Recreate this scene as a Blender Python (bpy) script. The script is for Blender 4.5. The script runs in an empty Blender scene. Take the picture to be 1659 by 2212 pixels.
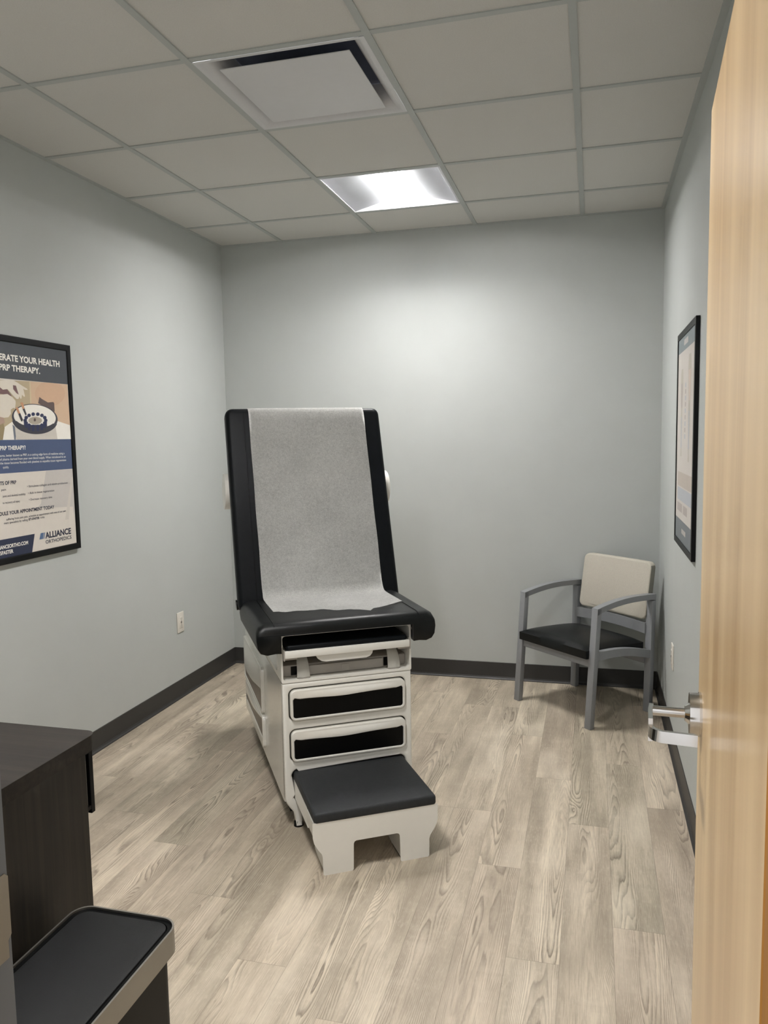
import bpy, bmesh, math, random
from mathutils import Vector, Matrix
random.seed(7)
SC = bpy.context.scene
COL = SC.collection
R = math.radians

# ------------------------------------------------------------------ camera
H = 2.725                       # ceiling height
XL, XR, YB, YF = -0.423, 2.270, 2.284, -1.720   # room faces
cam_d = bpy.data.cameras.new('camera')
cam = bpy.data.objects.new('camera', cam_d)
COL.objects.link(cam)
F_PX = 1683.0
cam_d.sensor_fit = 'VERTICAL'
cam_d.sensor_height = 24.0
cam_d.lens = 24.0 * F_PX / 2212.0
cam_d.clip_start = 0.02
yaw, pitch, roll = 0.26290, -0.09700, -0.01749
right0 = Vector((math.cos(yaw), math.sin(yaw), 0))
fwd = Vector((-math.sin(yaw) * math.cos(pitch), math.cos(yaw) * math.cos(pitch), math.sin(pitch)))
up0 = right0.cross(fwd)
rt = right0 * math.cos(roll) + up0 * math.sin(roll)
up = -right0 * math.sin(roll) + up0 * math.cos(roll)
m = Matrix((rt, up, -fwd)).transposed().to_4x4()
m.translation = Vector((1.8975, -2.4114, 1.5016))
cam.matrix_world = m
SC.camera = cam

# ------------------------------------------------------------------ world, exposure, light levels
w = bpy.data.worlds.new('world'); SC.world = w; w.use_nodes = True
w.node_tree.nodes['Background'].inputs[0].default_value = (0.96, 0.97, 1.0, 1)
w.node_tree.nodes['Background'].inputs[1].default_value = 0.55     # corridor light coming through the open doorway
SC.view_settings.view_transform = 'Standard'
SC.view_settings.look = 'None'
SC.view_settings.gamma = 1.0
SC.view_settings.exposure = 1.37
SC.view_settings.use_curve_mapping = False
try:
    SC.cycles.use_denoising = True
    SC.cycles.max_bounces = 10
    SC.cycles.diffuse_bounces = 7
except Exception:
    pass
LENS_STRENGTH = 75.0
LENS_COLOR = (1.0, 0.975, 0.945)
REAR, FRONT = 1.0, 1.2          # the two lights are not equally bright

# ------------------------------------------------------------------ colour + material helpers
def s2l(c):
    return tuple(((v / 255.0) / 12.92 if v / 255.0 <= 0.04045 else ((v / 255.0 + 0.055) / 1.055) ** 2.4) for v in c)
class NT:
    def __init__(s, name):
        s.m = bpy.data.materials.new(name); s.m.use_nodes = True
        s.t = s.m.node_tree; s.b = s.t.nodes['Principled BSDF']
    def n(s, typ, **kw):
        nd = s.t.nodes.new(typ)
        for k, v in kw.items():
            if k.startswith('i_'):
                nd.inputs[int(k[2:])].default_value = v
            else:
                setattr(nd, k, v)
        return nd
    def l(s, a, b): s.t.links.new(a, b)
    def math(s, op, a, b=None, c=None, clamp=False):
        nd = s.t.nodes.new('ShaderNodeMath'); nd.operation = op; nd.use_clamp = clamp
        for i, v in enumerate((a, b, c)):
            if v is None: continue
            if isinstance(v, (int, float)): nd.inputs[i].default_value = v
            else: s.l(v, nd.inputs[i])
        return nd.outputs[0]
    def comb(s, x, y, z):
        nd = s.t.nodes.new('ShaderNodeCombineXYZ')
        for i, v in enumerate((x, y, z)):
            if isinstance(v, (int, float)): nd.inputs[i].default_value = v
            else: s.l(v, nd.inputs[i])
        return nd.outputs[0]
    def noise(s, vec, scale, detail=2, rough=0.5, dist=0.0):
        nd = s.n('ShaderNodeTexNoise'); nd.inputs['Scale'].default_value = scale
        nd.inputs['Detail'].default_value = detail; nd.inputs['Roughness'].default_value = rough
        nd.inputs['Distortion'].default_value = dist
        if vec is not None: s.l(vec, nd.inputs['Vector'])
        return nd.outputs[0]
    def ramp(s, fac, stops, interp='LINEAR'):
        nd = s.n('ShaderNodeValToRGB'); cr = nd.color_ramp; cr.interpolation = interp
        while len(cr.elements) < len(stops): cr.elements.new(0.5)
        for e, (p, c) in zip(cr.elements, stops):
            e.position = p
            e.color = (c[0], c[1], c[2], 1) if not isinstance(c, (int, float)) else (c, c, c, 1)
        s.l(fac, nd.inputs[0]); return nd.outputs[0]
    def mix(s, fac, a, b, typ='MIX'):
        nd = s.n('ShaderNodeMix'); nd.data_type = 'RGBA'; nd.blend_type = typ
        for i, v in ((0, fac), (6, a), (7, b)):
            if isinstance(v, (int, float)): nd.inputs[i].default_value = v
            elif isinstance(v, tuple): nd.inputs[i].default_value = (v[0], v[1], v[2], 1)
            else: s.l(v, nd.inputs[i])
        return nd.outputs[2]
    def bump(s, h, strength=0.2, dist=0.01):
        nd = s.n('ShaderNodeBump'); nd.inputs['Strength'].default_value = strength
        nd.inputs['Distance'].default_value = dist; s.l(h, nd.inputs['Height'])
        s.l(nd.outputs[0], s.b.inputs['Normal'])
    def obj(s):
        return s.n('ShaderNodeTexCoord').outputs['Object']

def plain(name, rgb, rough=0.5, metal=0.0, spec=0.5, coat=0.0, vary=0.04, vscale=30, bump=0.0, bscale=400, lin=False):
    k = NT(name); c = rgb if lin else s2l(rgb)
    k.b.inputs['Roughness'].default_value = rough; k.b.inputs['Metallic'].default_value = metal
    k.b.inputs['Specular IOR Level'].default_value = spec
    k.b.inputs['Coat Weight'].default_value = coat; k.b.inputs['Coat Roughness'].default_value = 0.15
    o = k.obj(); nz = k.noise(o, vscale, 3)
    a = tuple(v * (1 - vary) for v in c); b = tuple(v * (1 + vary) for v in c)
    k.l(k.ramp(nz, [(0.3, a), (0.7, b)]), k.b.inputs['Base Color'])
    if bump:
        k.bump(k.noise(o, bscale, 2), bump, 0.001)
    return k.m

def mat_floor():
    k = NT('grey_plank_vinyl')
    o = k.obj(); sep = k.n('ShaderNodeSeparateXYZ'); k.l(o, sep.inputs[0])
    X, Y = sep.outputs[0], sep.outputs[1]
    W, L = 0.1505, 1.2195
    u = k.math('DIVIDE', k.math('SUBTRACT', X, 1.5155 - 16 * W), W)
    col = k.math('FLOOR', u); fu = k.math('SUBTRACT', u, col)
    # end-joint position of each column (looked up; the right-hand ones as seen)
    joints = [0.31, 0.88, 0.12, 0.65, 0.43, 0.99, 0.20, 0.74, 0.05, 0.52, 0.83, 0.27, 0.61, 0.10, 0.475, 0.475 + .47,
              0.1535, 0.766, 0.449, 0.940, 0.615, 0.3, 0.8, 0.2]
    joints[15] = 0.475
    stops = [((i) / 24.0 + 0.0001 if i else 0.0, joints[i]) for i in range(24)]
    sh = k.ramp(k.math('DIVIDE', k.math('ADD', col, 0.5), 24.0), stops, 'CONSTANT')
    v = k.math('SUBTRACT', k.math('DIVIDE', Y, L), sh)
    row = k.math('FLOOR', v); fv = k.math('SUBTRACT', v, row)
    pid = k.math('ADD', k.math('MULTIPLY', col, 7.31), k.math('MULTIPLY', row, 3.17))
    wn = k.n('ShaderNodeTexWhiteNoise'); wn.noise_dimensions = '1D'; k.l(pid, wn.inputs['W'])
    rs = k.n('ShaderNodeSeparateColor'); k.l(wn.outputs['Color'], rs.inputs[0])
    r1, r2, r3 = rs.outputs[0], rs.outputs[1], rs.outputs[2]
    xc = k.math('ADD', k.math('SUBTRACT', fu, 0.5), k.math('MULTIPLY', k.math('SUBTRACT', r1, 0.5), 0.9))
    z = k.math('MULTIPLY', pid, 1.7)
    vec = k.comb(k.math('MULTIPLY', X, 10.0), k.math('MULTIPLY', Y, 1.15), z)
    n1 = k.noise(vec, 1.0, 1.5, 0.45)
    n2 = k.noise(k.comb(k.math('MULTIPLY', X, 45.0), k.math('MULTIPLY', Y, 6.0), z), 1.0, 2)
    # knots: sparse voronoi cells stretched along the board
    vo = k.n('ShaderNodeTexVoronoi'); vo.inputs['Scale'].default_value = 1.0
    k.l(k.comb(k.math('MULTIPLY', X, 7.0), k.math('MULTIPLY', Y, 1.9), z), vo.inputs['Vector'])
    kn = k.math('SUBTRACT', 1.0, k.math('MULTIPLY', vo.outputs['Distance'], 2.4), clamp=True)
    kn = k.math('MULTIPLY', k.math('MULTIPLY', kn, kn), 0.30)
    f = k.math('ADD', k.math('MULTIPLY', n1, 1.3), k.math('MULTIPLY', k.math('MULTIPLY', xc, xc), 2.6))
    f = k.math('ADD', f, k.math('ADD', k.math('MULTIPLY', n2, 0.055), kn))
    f = k.math('ADD', f, k.math('MULTIPLY', Y, 0.05))
    rings = k.math('FRACT', k.math('MULTIPLY', f, 17.0))
    line = k.ramp(rings, [(0.0, 0.0), (0.35, 0.06), (0.70, 0.55), (0.88, 0.95), (1.0, 0.0)])
    fine = k.noise(k.comb(k.math('MULTIPLY', X, 420.0), k.math('MULTIPLY', Y, 14.0), z), 1.0, 3, 0.6)
    fine2 = k.noise(k.comb(k.math('MULTIPLY', X, 160.0), k.math('MULTIPLY', Y, 40.0), z), 1.0, 2, 0.6)
    blot = k.noise(k.comb(k.math('MULTIPLY', X, 22.0), k.math('MULTIPLY', Y, 1.6), z), 1.0, 3, 0.55)
    zone = k.noise(k.comb(k.math('MULTIPLY', X, 11.0), k.math('MULTIPLY', Y, 1.4), k.math('ADD', z, 31.0)), 1.0, 2)
    zone = k.ramp(zone, [(0.36, 0.12), (0.56, 1.0)])
    light = s2l((226, 213, 191)); mid = s2l((170, 158, 140)); dark = s2l((110, 99, 86))
    base = k.mix(k.ramp(blot, [(0.30, 1.0), (0.68, 0.0)]), light, mid)
    base = k.mix(k.math('MULTIPLY', k.math('SUBTRACT', 1.0, r2), 0.40), base, s2l((158, 146, 130)))
    c = k.mix(k.math('MULTIPLY', line, zone, clamp=True), base, dark)
    c = k.mix(k.ramp(fine, [(0.42, 0.0), (0.70, 0.50)]), c, s2l((130, 118, 103)))
    c = k.mix(k.ramp(fine2, [(0.50, 0.0), (0.78, 0.30)]), c, s2l((218, 208, 190)))
    # limed cross-board blotches and a faint green / pink drift between boards
    cross = k.noise(k.comb(k.math('MULTIPLY', X, 6.0), k.math('MULTIPLY', Y, 16.0), k.math('ADD', z, 11.0)), 1.0, 4, 0.65)
    c = k.mix(k.ramp(cross, [(0.52, 0.0), (0.76, 0.16)]), c, s2l((226, 216, 198)))
    c = k.mix(k.ramp(cross, [(0.26, 0.18), (0.44, 0.0)]), c, s2l((128, 118, 104)))
    broad = k.noise(k.comb(k.math('MULTIPLY', X, 7.0), k.math('MULTIPLY', Y, 2.2), k.math('ADD', z, 57.0)), 1.0, 2, 0.5)
    c = k.mix(k.ramp(broad, [(0.32, 0.42), (0.50, 0.0)]), c, s2l((128, 118, 104)))
    c = k.mix(k.ramp(broad, [(0.52, 0.0), (0.70, 0.30)]), c, s2l((236, 224, 204)))
    c = k.mix(k.math('MULTIPLY', r3, 0.16), c, s2l((196, 172, 156)))
    c = k.mix(k.math('MULTIPLY', r1, 0.10), c, s2l((160, 164, 140)))
    # seams
    ex = k.math('MULTIPLY', k.math('MINIMUM', fu, k.math('SUBTRACT', 1.0, fu)), W)
    ey = k.math('MULTIPLY', k.math('MINIMUM', fv, k.math('SUBTRACT', 1.0, fv)), L)
    seam = k.math('LESS_THAN', k.math('MINIMUM', ex, ey), 0.0007)
    c = k.mix(k.math('MULTIPLY', seam, 0.5), c, s2l((92, 84, 74)))
    k.l(c, k.b.inputs['Base Color'])
    k.b.inputs['Roughness'].default_value = 0.42
    k.b.inputs['Specular IOR Level'].default_value = 0.35
    k.bump(k.math('ADD', fine, k.math('MULTIPLY', seam, -2.0)), 0.12, 0.001)
    return k.m

def mat_wood(name, ca, cb, axis='Z', fx=30.0, fl=1.2, rough=0.4, rings=5.0, amt=0.6, coat=0.0, fine=8, spec=0.5):
    k = NT(name); o = k.obj(); sep = k.n('ShaderNodeSeparateXYZ'); k.l(o, sep.inputs[0])
    s = [fx, fx, fx]; s['XYZ'.index(axis)] = fl
    v = k.comb(*[k.math('MULTIPLY', sep.outputs[i], s[i]) for i in range(3)])
    n1 = k.noise(v, 1.0, 3, 0.55, 0.3)
    s2 = [fx * fine] * 3; s2['XYZ'.index(axis)] = fl * 4
    n2 = k.noise(k.comb(*[k.math('MULTIPLY', sep.outputs[i], s2[i]) for i in range(3)]), 1.0, 2)
    rg = k.math('PINGPONG', k.math('MULTIPLY', n1, rings), 1.0)
    f = k.math('ADD', k.math('MULTIPLY', rg, amt), k.math('MULTIPLY', n2, 1 - amt))
    k.l(k.ramp(f, [(0.15, s2l(ca)), (0.85, s2l(cb))]), k.b.inputs['Base Color'])
    k.b.inputs['Roughness'].default_value = rough; k.b.inputs['Specular IOR Level'].default_value = spec
    k.b.inputs['Coat Weight'].default_value = coat; k.b.inputs['Coat Roughness'].default_value = 0.22
    k.bump(n2, 0.05, 0.0005)
    return k.m

def mat_brushed(name, rgb, rough=0.28):
    k = NT(name); k.b.inputs['Metallic'].default_value = 1.0
    o = k.obj(); sep = k.n('ShaderNodeSeparateXYZ'); k.l(o, sep.inputs[0])
    n = k.noise(k.comb(k.math('MULTIPLY', sep.outputs[0], 60), k.math('MULTIPLY', sep.outputs[1], 60), k.math('MULTIPLY', sep.outputs[2], 900)), 1.0, 2)
    c = s2l(rgb)
    k.l(k.ramp(n, [(0.3, tuple(v * .88 for v in c)), (0.7, c)]), k.b.inputs['Base Color'])
    k.l(k.math('MULTIPLY_ADD', n, 0.12, rough - .06), k.b.inputs['Roughness'])
    return k.m

def mat_emit(name, rgb, strength):
    k = NT(name)
    k.b.inputs['Base Color'].default_value = (1, 1, 1, 1)
    k.b.inputs['Emission Color'].default_value = (*rgb, 1)
    k.b.inputs['Emission Strength'].default_value = strength
    return k.m

def mat_paper():
    k = NT('crepe_exam_paper'); o = k.obj()
    n1 = k.noise(o, 260, 3, 0.7); n2 = k.noise(o, 5, 3, 0.5); n3 = k.noise(o, 90, 2)
    f = k.math('ADD', k.math('MULTIPLY', n1, 0.55), k.math('ADD', k.math('MULTIPLY', n2, 0.25), k.math('MULTIPLY', n3, 0.2)))
    k.l(k.ramp(f, [(0.36, s2l((186, 186, 183))), (0.62, s2l((232, 232, 229)))]), k.b.inputs['Base Color'])
    k.b.inputs['Roughness'].default_value = 0.8; k.b.inputs['Specular IOR Level'].default_value = 0.2
    k.bump(k.math('ADD', n1, k.math('MULTIPLY', n2, 3.0)), 0.35, 0.002)
    return k.m

M = {}
M['floor'] = mat_floor()
M['wall'] = plain('grey_wall_paint', (184, 188, 186), 0.62, spec=0.35, vary=0.012, vscale=6, bump=0.10, bscale=260)
M['tile'] = plain('ceiling_tile', (205, 204, 200), 0.9, spec=0.1, vary=0.035, vscale=240, bump=0.35, bscale=500)
M['grid'] = plain('ceiling_grid_metal', (176, 180, 178), 0.5, spec=0.3, vary=0.01)
M['fixture'] = plain('fixture_white_enamel', (222, 222, 226), 0.35, vary=0.01)
M['plaque'] = plain('diffuser_enamel', (208, 208, 210), 0.4, vary=0.01)
M['plenum'] = plain('duct_shade', (84, 90, 110), 0.7)  # unlit look above the centre plate, put into the colour
M['lens_back'] = mat_emit('light_lens_back', LENS_COLOR, LENS_STRENGTH * REAR)
M['lens_front'] = mat_emit('light_lens_front', LENS_COLOR, LENS_STRENGTH * FRONT)
M['rubber'] = plain('charcoal_rubber_base', (52, 51, 50), 0.5, spec=0.4, vary=0.05, vscale=8)
M['plastic'] = plain('warm_grey_plastic', (228, 226, 219), 0.38, vary=0.01, bump=0.05, bscale=900)
M['gloss'] = plain('glossy_warm_grey', (216, 214, 208), 0.16, coat=0.5, vary=0.01)
M['drawerface'] = plain('satin_silver_plastic', (230, 228, 221), 0.24, metal=0.15, vary=0.01)
M['vinyl'] = plain('black_vinyl', (7, 11, 15), 0.45, spec=0.16, vary=0.08, vscale=12, bump=0.12, bscale=700)
M['vinylseat'] = plain('black_seat_vinyl', (9, 12, 13), 0.40, spec=0.26, vary=0.06, vscale=10, bump=0.08, bscale=700)
M['steppad'] = plain('charcoal_step_rubber', (42, 44, 46), 0.62, spec=0.3, vary=0.08, vscale=60, bump=0.5, bscale=330)
M['black'] = plain('black_inset_plastic', (4, 5, 6), 0.35, spec=0.15, vary=0.05)
M['dark'] = plain('cavity_shade', (18, 18, 18), 0.8)  # shade of drawer gaps and recesses put into the colour
M['metalbox'] = plain('grey_painted_steel', (158, 153, 146), 0.45, vary=0.02)
M['taupe'] = plain('taupe_inset_plastic', (118, 108, 97), 0.4, vary=0.02)
M['chairframe'] = plain('grey_powder_coat', (132, 134, 137), 0.36, metal=0.0, vary=0.02, bump=0.05, bscale=900)
M['fabric'] = plain('beige_grey_fabric', (186, 181, 169), 0.85, spec=0.2, vary=0.10, vscale=320, bump=0.4, bscale=700)
M['piping'] = plain('grey_fabric_side', (128, 126, 118), 0.85, spec=0.2, vary=0.08, vscale=320)
M['maple'] = mat_wood('pale_maple_veneer', (180, 146, 100), (214, 184, 138), 'Z', 7, 0.55, 0.30, 3.0, 0.80, coat=0.3, fine=10)
M['mapleedge'] = mat_wood('varnished_maple_edge', (150, 100, 40), (190, 134, 62), 'Z', 30, 1.0, 0.35, 4.0, 0.5)
M['espresso'] = mat_wood('espresso_laminate', (28, 26, 23), (56, 49, 42), 'Z', 24, 1.0, 0.45, 4.0, 0.6, spec=0.3)
M['espressotop'] = mat_wood('espresso_laminate_top', (34, 31, 29), (54, 49, 44), 'X', 24, 1.2, 0.5, 4.0, 0.6, spec=0.22)
M['steel'] = plain('polished_steel', (196, 194, 190), 0.16, metal=1.0, vary=0.02)
M['satin'] = plain('satin_nickel', (150, 147, 140), 0.36, metal=0.85, vary=0.02)
M['jamb'] = plain('grey_door_frame_paint', (88, 91, 93), 0.42, vary=0.02)
M['lid'] = plain('black_lid_plastic', (17, 18, 19), 0.6, spec=0.25, vary=0.06, bump=0.15, bscale=900)
M['canbody'] = plain('black_bin_body', (16, 16, 14), 0.5, spec=0.2, vary=0.05)
M['outlet'] = plain('white_outlet_plastic', (222, 217, 208), 0.35, vary=0.01)
M['slot'] = plain('outlet_slot_dark', (70, 62, 54), 0.6)
M['blackframe'] = plain('black_poster_frame', (5, 6, 8), 0.4, spec=0.2, vary=0.04)
M['paper'] = mat_paper()

# ------------------------------------------------------------------ geometry helpers
def finish(name, bm, mat, parent=None, smooth=None, wn=False):
    bmesh.ops.recalc_face_normals(bm, faces=bm.faces)
    me = bpy.data.meshes.new(name); bm.to_mesh(me); bm.free()
    for mm in (mat if isinstance(mat, (list, tuple)) else [mat]): me.materials.append(mm)
    o = bpy.data.objects.new(name, me); COL.objects.link(o)
    if parent is not None: o.parent = parent
    if smooth:
        for p in me.polygons: p.use_smooth = True
        me.set_sharp_from_angle(angle=R(smooth))
        if wn:
            md = o.modifiers.new('normals', 'WEIGHTED_NORMAL'); md.keep_sharp = True
    return o
def thing(name, label, cat, loc=(0, 0, 0), rz=0, group=None):
    o = bpy.data.objects.new(name, None); COL.objects.link(o)
    o.location = loc; o.rotation_euler = (0, 0, rz); o.empty_display_size = 0.1
    o['label'] = label; o['category'] = cat
    if group: o['group'] = group
    return o
def tag(o, label, cat, group=None):
    o['label'] = label; o['category'] = cat
    if group: o['group'] = group
    return o
def struct(name, bm, mat, **kw):
    o = finish(name, bm, mat, **kw); o['kind'] = 'structure'; return o
def BM(): return bmesh.new()
def box(bm, x0, x1, y0, y1, z0, z1, bevel=0, seg=3, mi=0):
    vs = [bm.verts.new((x, y, z)) for x in (x0, x1) for y in (y0, y1) for z in (z0, z1)]
    fs = [bm.faces.new([vs[i] for i in q]) for q in ((0, 1, 3, 2), (4, 6, 7, 5), (0, 4, 5, 1), (2, 3, 7, 6), (0, 2, 6, 4), (1, 5, 7, 3))]
    for f in fs: f.material_index = mi
    if bevel:
        es = list({e for f in fs for e in f.edges})
        bmesh.ops.bevel(bm, geom=es, offset=bevel, segments=seg, profile=0.5, affect='EDGES')
    return fs
AX = {'x': lambda a, b, t: (t, a, b), 'y': lambda a, b, t: (a, t, b), 'z': lambda a, b, t: (a, b, t)}
def prism(bm, pts, axis, t0, t1, holes=(), bevel=0, seg=3, mi=0, cut_back=False):
    """polygon (in the plane normal to axis) with holes, extruded t0..t1"""
    f = AX[axis]; rings0, rings1, edges = [], [], []
    for loop in (pts, *holes):
        a = [bm.verts.new(f(p[0], p[1], t0)) for p in loop]
        b = [bm.verts.new(f(p[0], p[1], t1)) for p in loop]
        rings0.append(a); rings1.append(b)
    newf = []; be = []
    for rings, keep in ((rings0, 0), (rings1, 1)):
        es = []
        for r_ in rings:
            for i in range(len(r_)):
                es.append(bm.edges.new((r_[i], r_[(i + 1) % len(r_)])))
        if keep == 0: be = es[:]
        g = bmesh.ops.triangle_fill(bm, use_beauty=True, use_dissolve=False, edges=es)
        newf += [x for x in g['geom'] if isinstance(x, bmesh.types.BMFace)]
    tri = [x for x in newf]
    ed = {e for x in tri for e in x.edges if len(e.link_faces) == 2}
    for a, b in zip(rings0, rings1):
        n = len(a)
        for i in range(n):
            newf.append(bm.faces.new((a[i], a[(i + 1) % n], b[(i + 1) % n], b[i])))
    for x in newf: x.material_index = mi
    bmesh.ops.dissolve_edges(bm, edges=[e for e in ed if e.is_valid], use_verts=False) if len(rings0) == 1 else None
    if bevel:
        be = [e for e in be if e.is_valid]
        bmesh.ops.bevel(bm, geom=be, offset=bevel, segments=seg, profile=0.5, affect='EDGES')
def rrect(x0, x1, z0, z1, r, n=6):
    o = []
    for cx, cz, a0 in ((x1 - r, z1 - r, 0), (x0 + r, z1 - r, 90), (x0 + r, z0 + r, 180), (x1 - r, z0 + r, 270)):
        for i in range(n + 1):
            a = R(a0 + 90 * i / n); o.append((cx + r * math.cos(a), cz + r * math.sin(a)))
    return o
def cyl(bm, p0, p1, r0, r1=None, seg=28, mi=0, cap=True, bevel=0):
    r1 = r0 if r1 is None else r1
    p0, p1 = Vector(p0), Vector(p1); d = (p1 - p0).normalized()
    a = d.orthogonal().normalized(); b = d.cross(a)
    A = [bm.verts.new(p0 + (a * math.cos(2 * math.pi * i / seg) + b * math.sin(2 * math.pi * i / seg)) * r0) for i in range(seg)]
    B = [bm.verts.new(p1 + (a * math.cos(2 * math.pi * i / seg) + b * math.sin(2 * math.pi * i / seg)) * r1) for i in range(seg)]
    fs = [bm.faces.new((A[i], A[(i + 1) % seg], B[(i + 1) % seg], B[i])) for i in range(seg)]
    if cap:
        c0 = bm.faces.new(A); c1 = bm.faces.new(B); fs += [c0, c1]
        if bevel:
            bmesh.ops.bevel(bm, geom=list(c0.edges) + list(c1.edges), offset=bevel, segments=3, profile=0.5, affect='EDGES')
    for x in fs:
        if x.is_valid: x.material_index = mi
def sweep(bm, path, sec, closed_ends=True, upv=(0, 0, 1), mi=0):
    """sweep a 2-D section (side, up) along a path"""
    rings = []; upv = Vector(upv)
    P = [Vector(p) for p in path]
    for i, p in enumerate(P):
        t = (P[min(i + 1, len(P) - 1)] - P[max(i - 1, 0)]).normalized()
        s = t.cross(upv).normalized(); u = s.cross(t)
        k = 1.0
        if 0 < i < len(P) - 1:
            c = (P[i + 1] - p).normalized().dot(t); k = 1 / max(c, 0.5)
        rings.append([bm.verts.new(p + s * a + u * b * k) for a, b in sec])
    n = len(sec)
    for A, B in zip(rings, rings[1:]):
        for i in range(n):
            bm.faces.new((A[i], A[(i + 1) % n], B[(i + 1) % n], B[i])).material_index = mi
    if closed_ends:
        bm.faces.new(rings[0]).material_index = mi; bm.faces.new(rings[-1]).material_index = mi
def grid(bm, fn, nu, nv, mi=0):
    V = [[bm.verts.new(fn(i / nu, j / nv)) for j in range(nv + 1)] for i in range(nu + 1)]
    for i in range(nu):
        for j in range(nv):
            bm.faces.new((V[i][j], V[i + 1][j], V[i + 1][j + 1], V[i][j + 1])).material_index = mi
    return V

# ================================================================== THE ROOM
TW = 0.12
bm = BM(); box(bm, XL - TW, XR + TW, -3.6, YB + TW, -0.05, 0.0); struct('floor', bm, M['floor'])
bm = BM(); box(bm, XL - TW, XL, YF - TW, YB + TW, 0, H + 0.15); struct('wall_left', bm, M['wall'])
bm = BM(); box(bm, XR, XR + TW, YF - TW, YB + TW, 0, H + 0.15); struct('wall_right', bm, M['wall'])
bm = BM(); box(bm, XL, XR, YB, YB + TW, 0, H + 0.15); struct('wall_back', bm, M['wall'])
DJ, DH = 1.252, 2.085                     # clear door opening, left jamb face / hinge jamb face
bm = BM()
box(bm, XL, DJ - 0.02, YF - TW, YF, 0, H + 0.15)
box(bm, DH + 0.02, XR, YF - TW, YF, 0, H + 0.15)
box(bm, DJ - 0.02, DH + 0.02, YF - TW, YF, 2.07, H + 0.15)
struct('wall_front', bm, M['wall'])

S = 0.6096
GX = [XL] + [S * i for i in range(0, 4)] + [XR]
GY = [YF] + [S * j for j in range(-2, 4)] + [YB]
FIX = {('L', 1, 2): None}
cells = []
bm = BM()
for i in range(len(GX) - 1):
    for j in range(len(GY) - 1):
        x0, x1, y0, y1 = GX[i], GX[i + 1], GY[j], GY[j + 1]
        mid = ((x0 + x1) / 2, (y0 + y1) / 2)
        special = abs(mid[0] - 0.9144) < .02 and any(abs(mid[1] - c) < .02 for c in (1.524, 0.3048, -0.9144))
        if special: continue
        g = 0.004
        box(bm, x0 + g, x1 - g, y0 + g, y1 - g, H + 0.004, H + 0.02)
struct('ceiling', bm, M['tile'])
bm = BM(); tw = 0.012
for x in GX[1:-1]: box(bm, x - tw, x + tw, YF, YB, H - 0.001, H + 0.004)
for y in GY[1:-1]:
    for x0, x1 in zip(GX[:-1], GX[1:]): box(bm, x0 + tw, x1 - tw, y - tw, y + tw, H, H + 0.004)
struct('trim_1', bm, M['grid'])
bm = BM()
box(bm, XL, XL + .02, YF, YB, H - .002, H + .004); box(bm, XR - .022, XR, YF, YB, H - .002, H + .004)
box(bm, XL + .02, XR - .022, YB - .02, YB, H - .002, H + .004); box(bm, XL + .02, XR - .022, YF, YF + .02, H - .002, H + .004)
struct('trim_2', bm, M['grid'])

# rubber wall base with a coved toe
prof = [(0, 0), (0.014, 0), (0.0135, 0.004), (0.007, 0.010), (0.0035, 0.018), (0.003, 0.104), (0, 0.106)]
bm = BM(); prism(bm, [(XL + a, z) for a, z in prof], 'y', YF, YB); struct('baseboard_left', bm, M['rubber'])
bm = BM(); prism(bm, [(XR - a, z) for a, z in prof], 'y', YF, YB); struct('baseboard_right', bm, M['rubber'])
bm = BM(); prism(bm, [(YB - a, z) for a, z in prof], 'x', XL + .004, XR - .004); struct('baseboard_back', bm, M['rubber'])

# door frame: hollow-metal, painted grey
bm = BM()
yj0, yj1 = YF - TW - 0.015, YF + 0.015
for sx, xf in ((-1, DJ), (1, DH)):
    a, b = sorted((xf + sx * .0195, xf + sx * 0.05))
    # face trims on both wall sides and the jamb return with a stop
    box(bm, a, b, YF + .0005, yj1, 0, 2.0405); box(bm, a, b, yj0, YF - TW - .0005, 0, 2.0405)
    a2, b2 = sorted((xf, xf + sx * 0.0195)); box(bm, a2, b2, yj0, yj1, 0, 2.0405)
    a3, b3 = sorted((xf, xf - sx * 0.016)); box(bm, a3, b3, yj0 + .02, yj1 - 0.05, 0, 2.04)
box(bm, DJ - .05, DH + .05, YF + .0005, yj1, 2.0405, 2.09); box(bm, DJ - .05, DH + .05, yj0, YF - TW - .0005, 2.0405, 2.09)
box(bm, DJ - .019, DH + .019, YF - TW - .0005, YF + .0005, 2.0405, 2.0695)
door_frame = struct('trim_3', bm, M['jamb'])
bm = BM()
prism(bm, [(yj1 - .046, .912), (yj1 - .006, .912), (yj1 - .006, .933), (yj1 - .0005, .938), (yj1 - .0005, 1.008), (yj1 - .006, 1.013), (yj1 - .046, 1.013)],
      'x', DJ - .001, DJ + .0016)
finish('strike_plate', bm, M['satin'], door_frame)

# open door leaf: hinge end next to the camera, latch end deeper in the room
DW, DT, DHT = 0.787, 0.045, 2.018
lx, ly = 2.0825, -0.965; hx, hy = 2.0350, -1.750
ang = math.atan2(ly - hy, lx - hx)
door = thing('door_1', 'open pale maple door with lever handle at the right edge', 'door', (hx, hy, 0.012), ang)
del door['label']; del door['category']; door['kind'] = 'structure'
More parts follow.
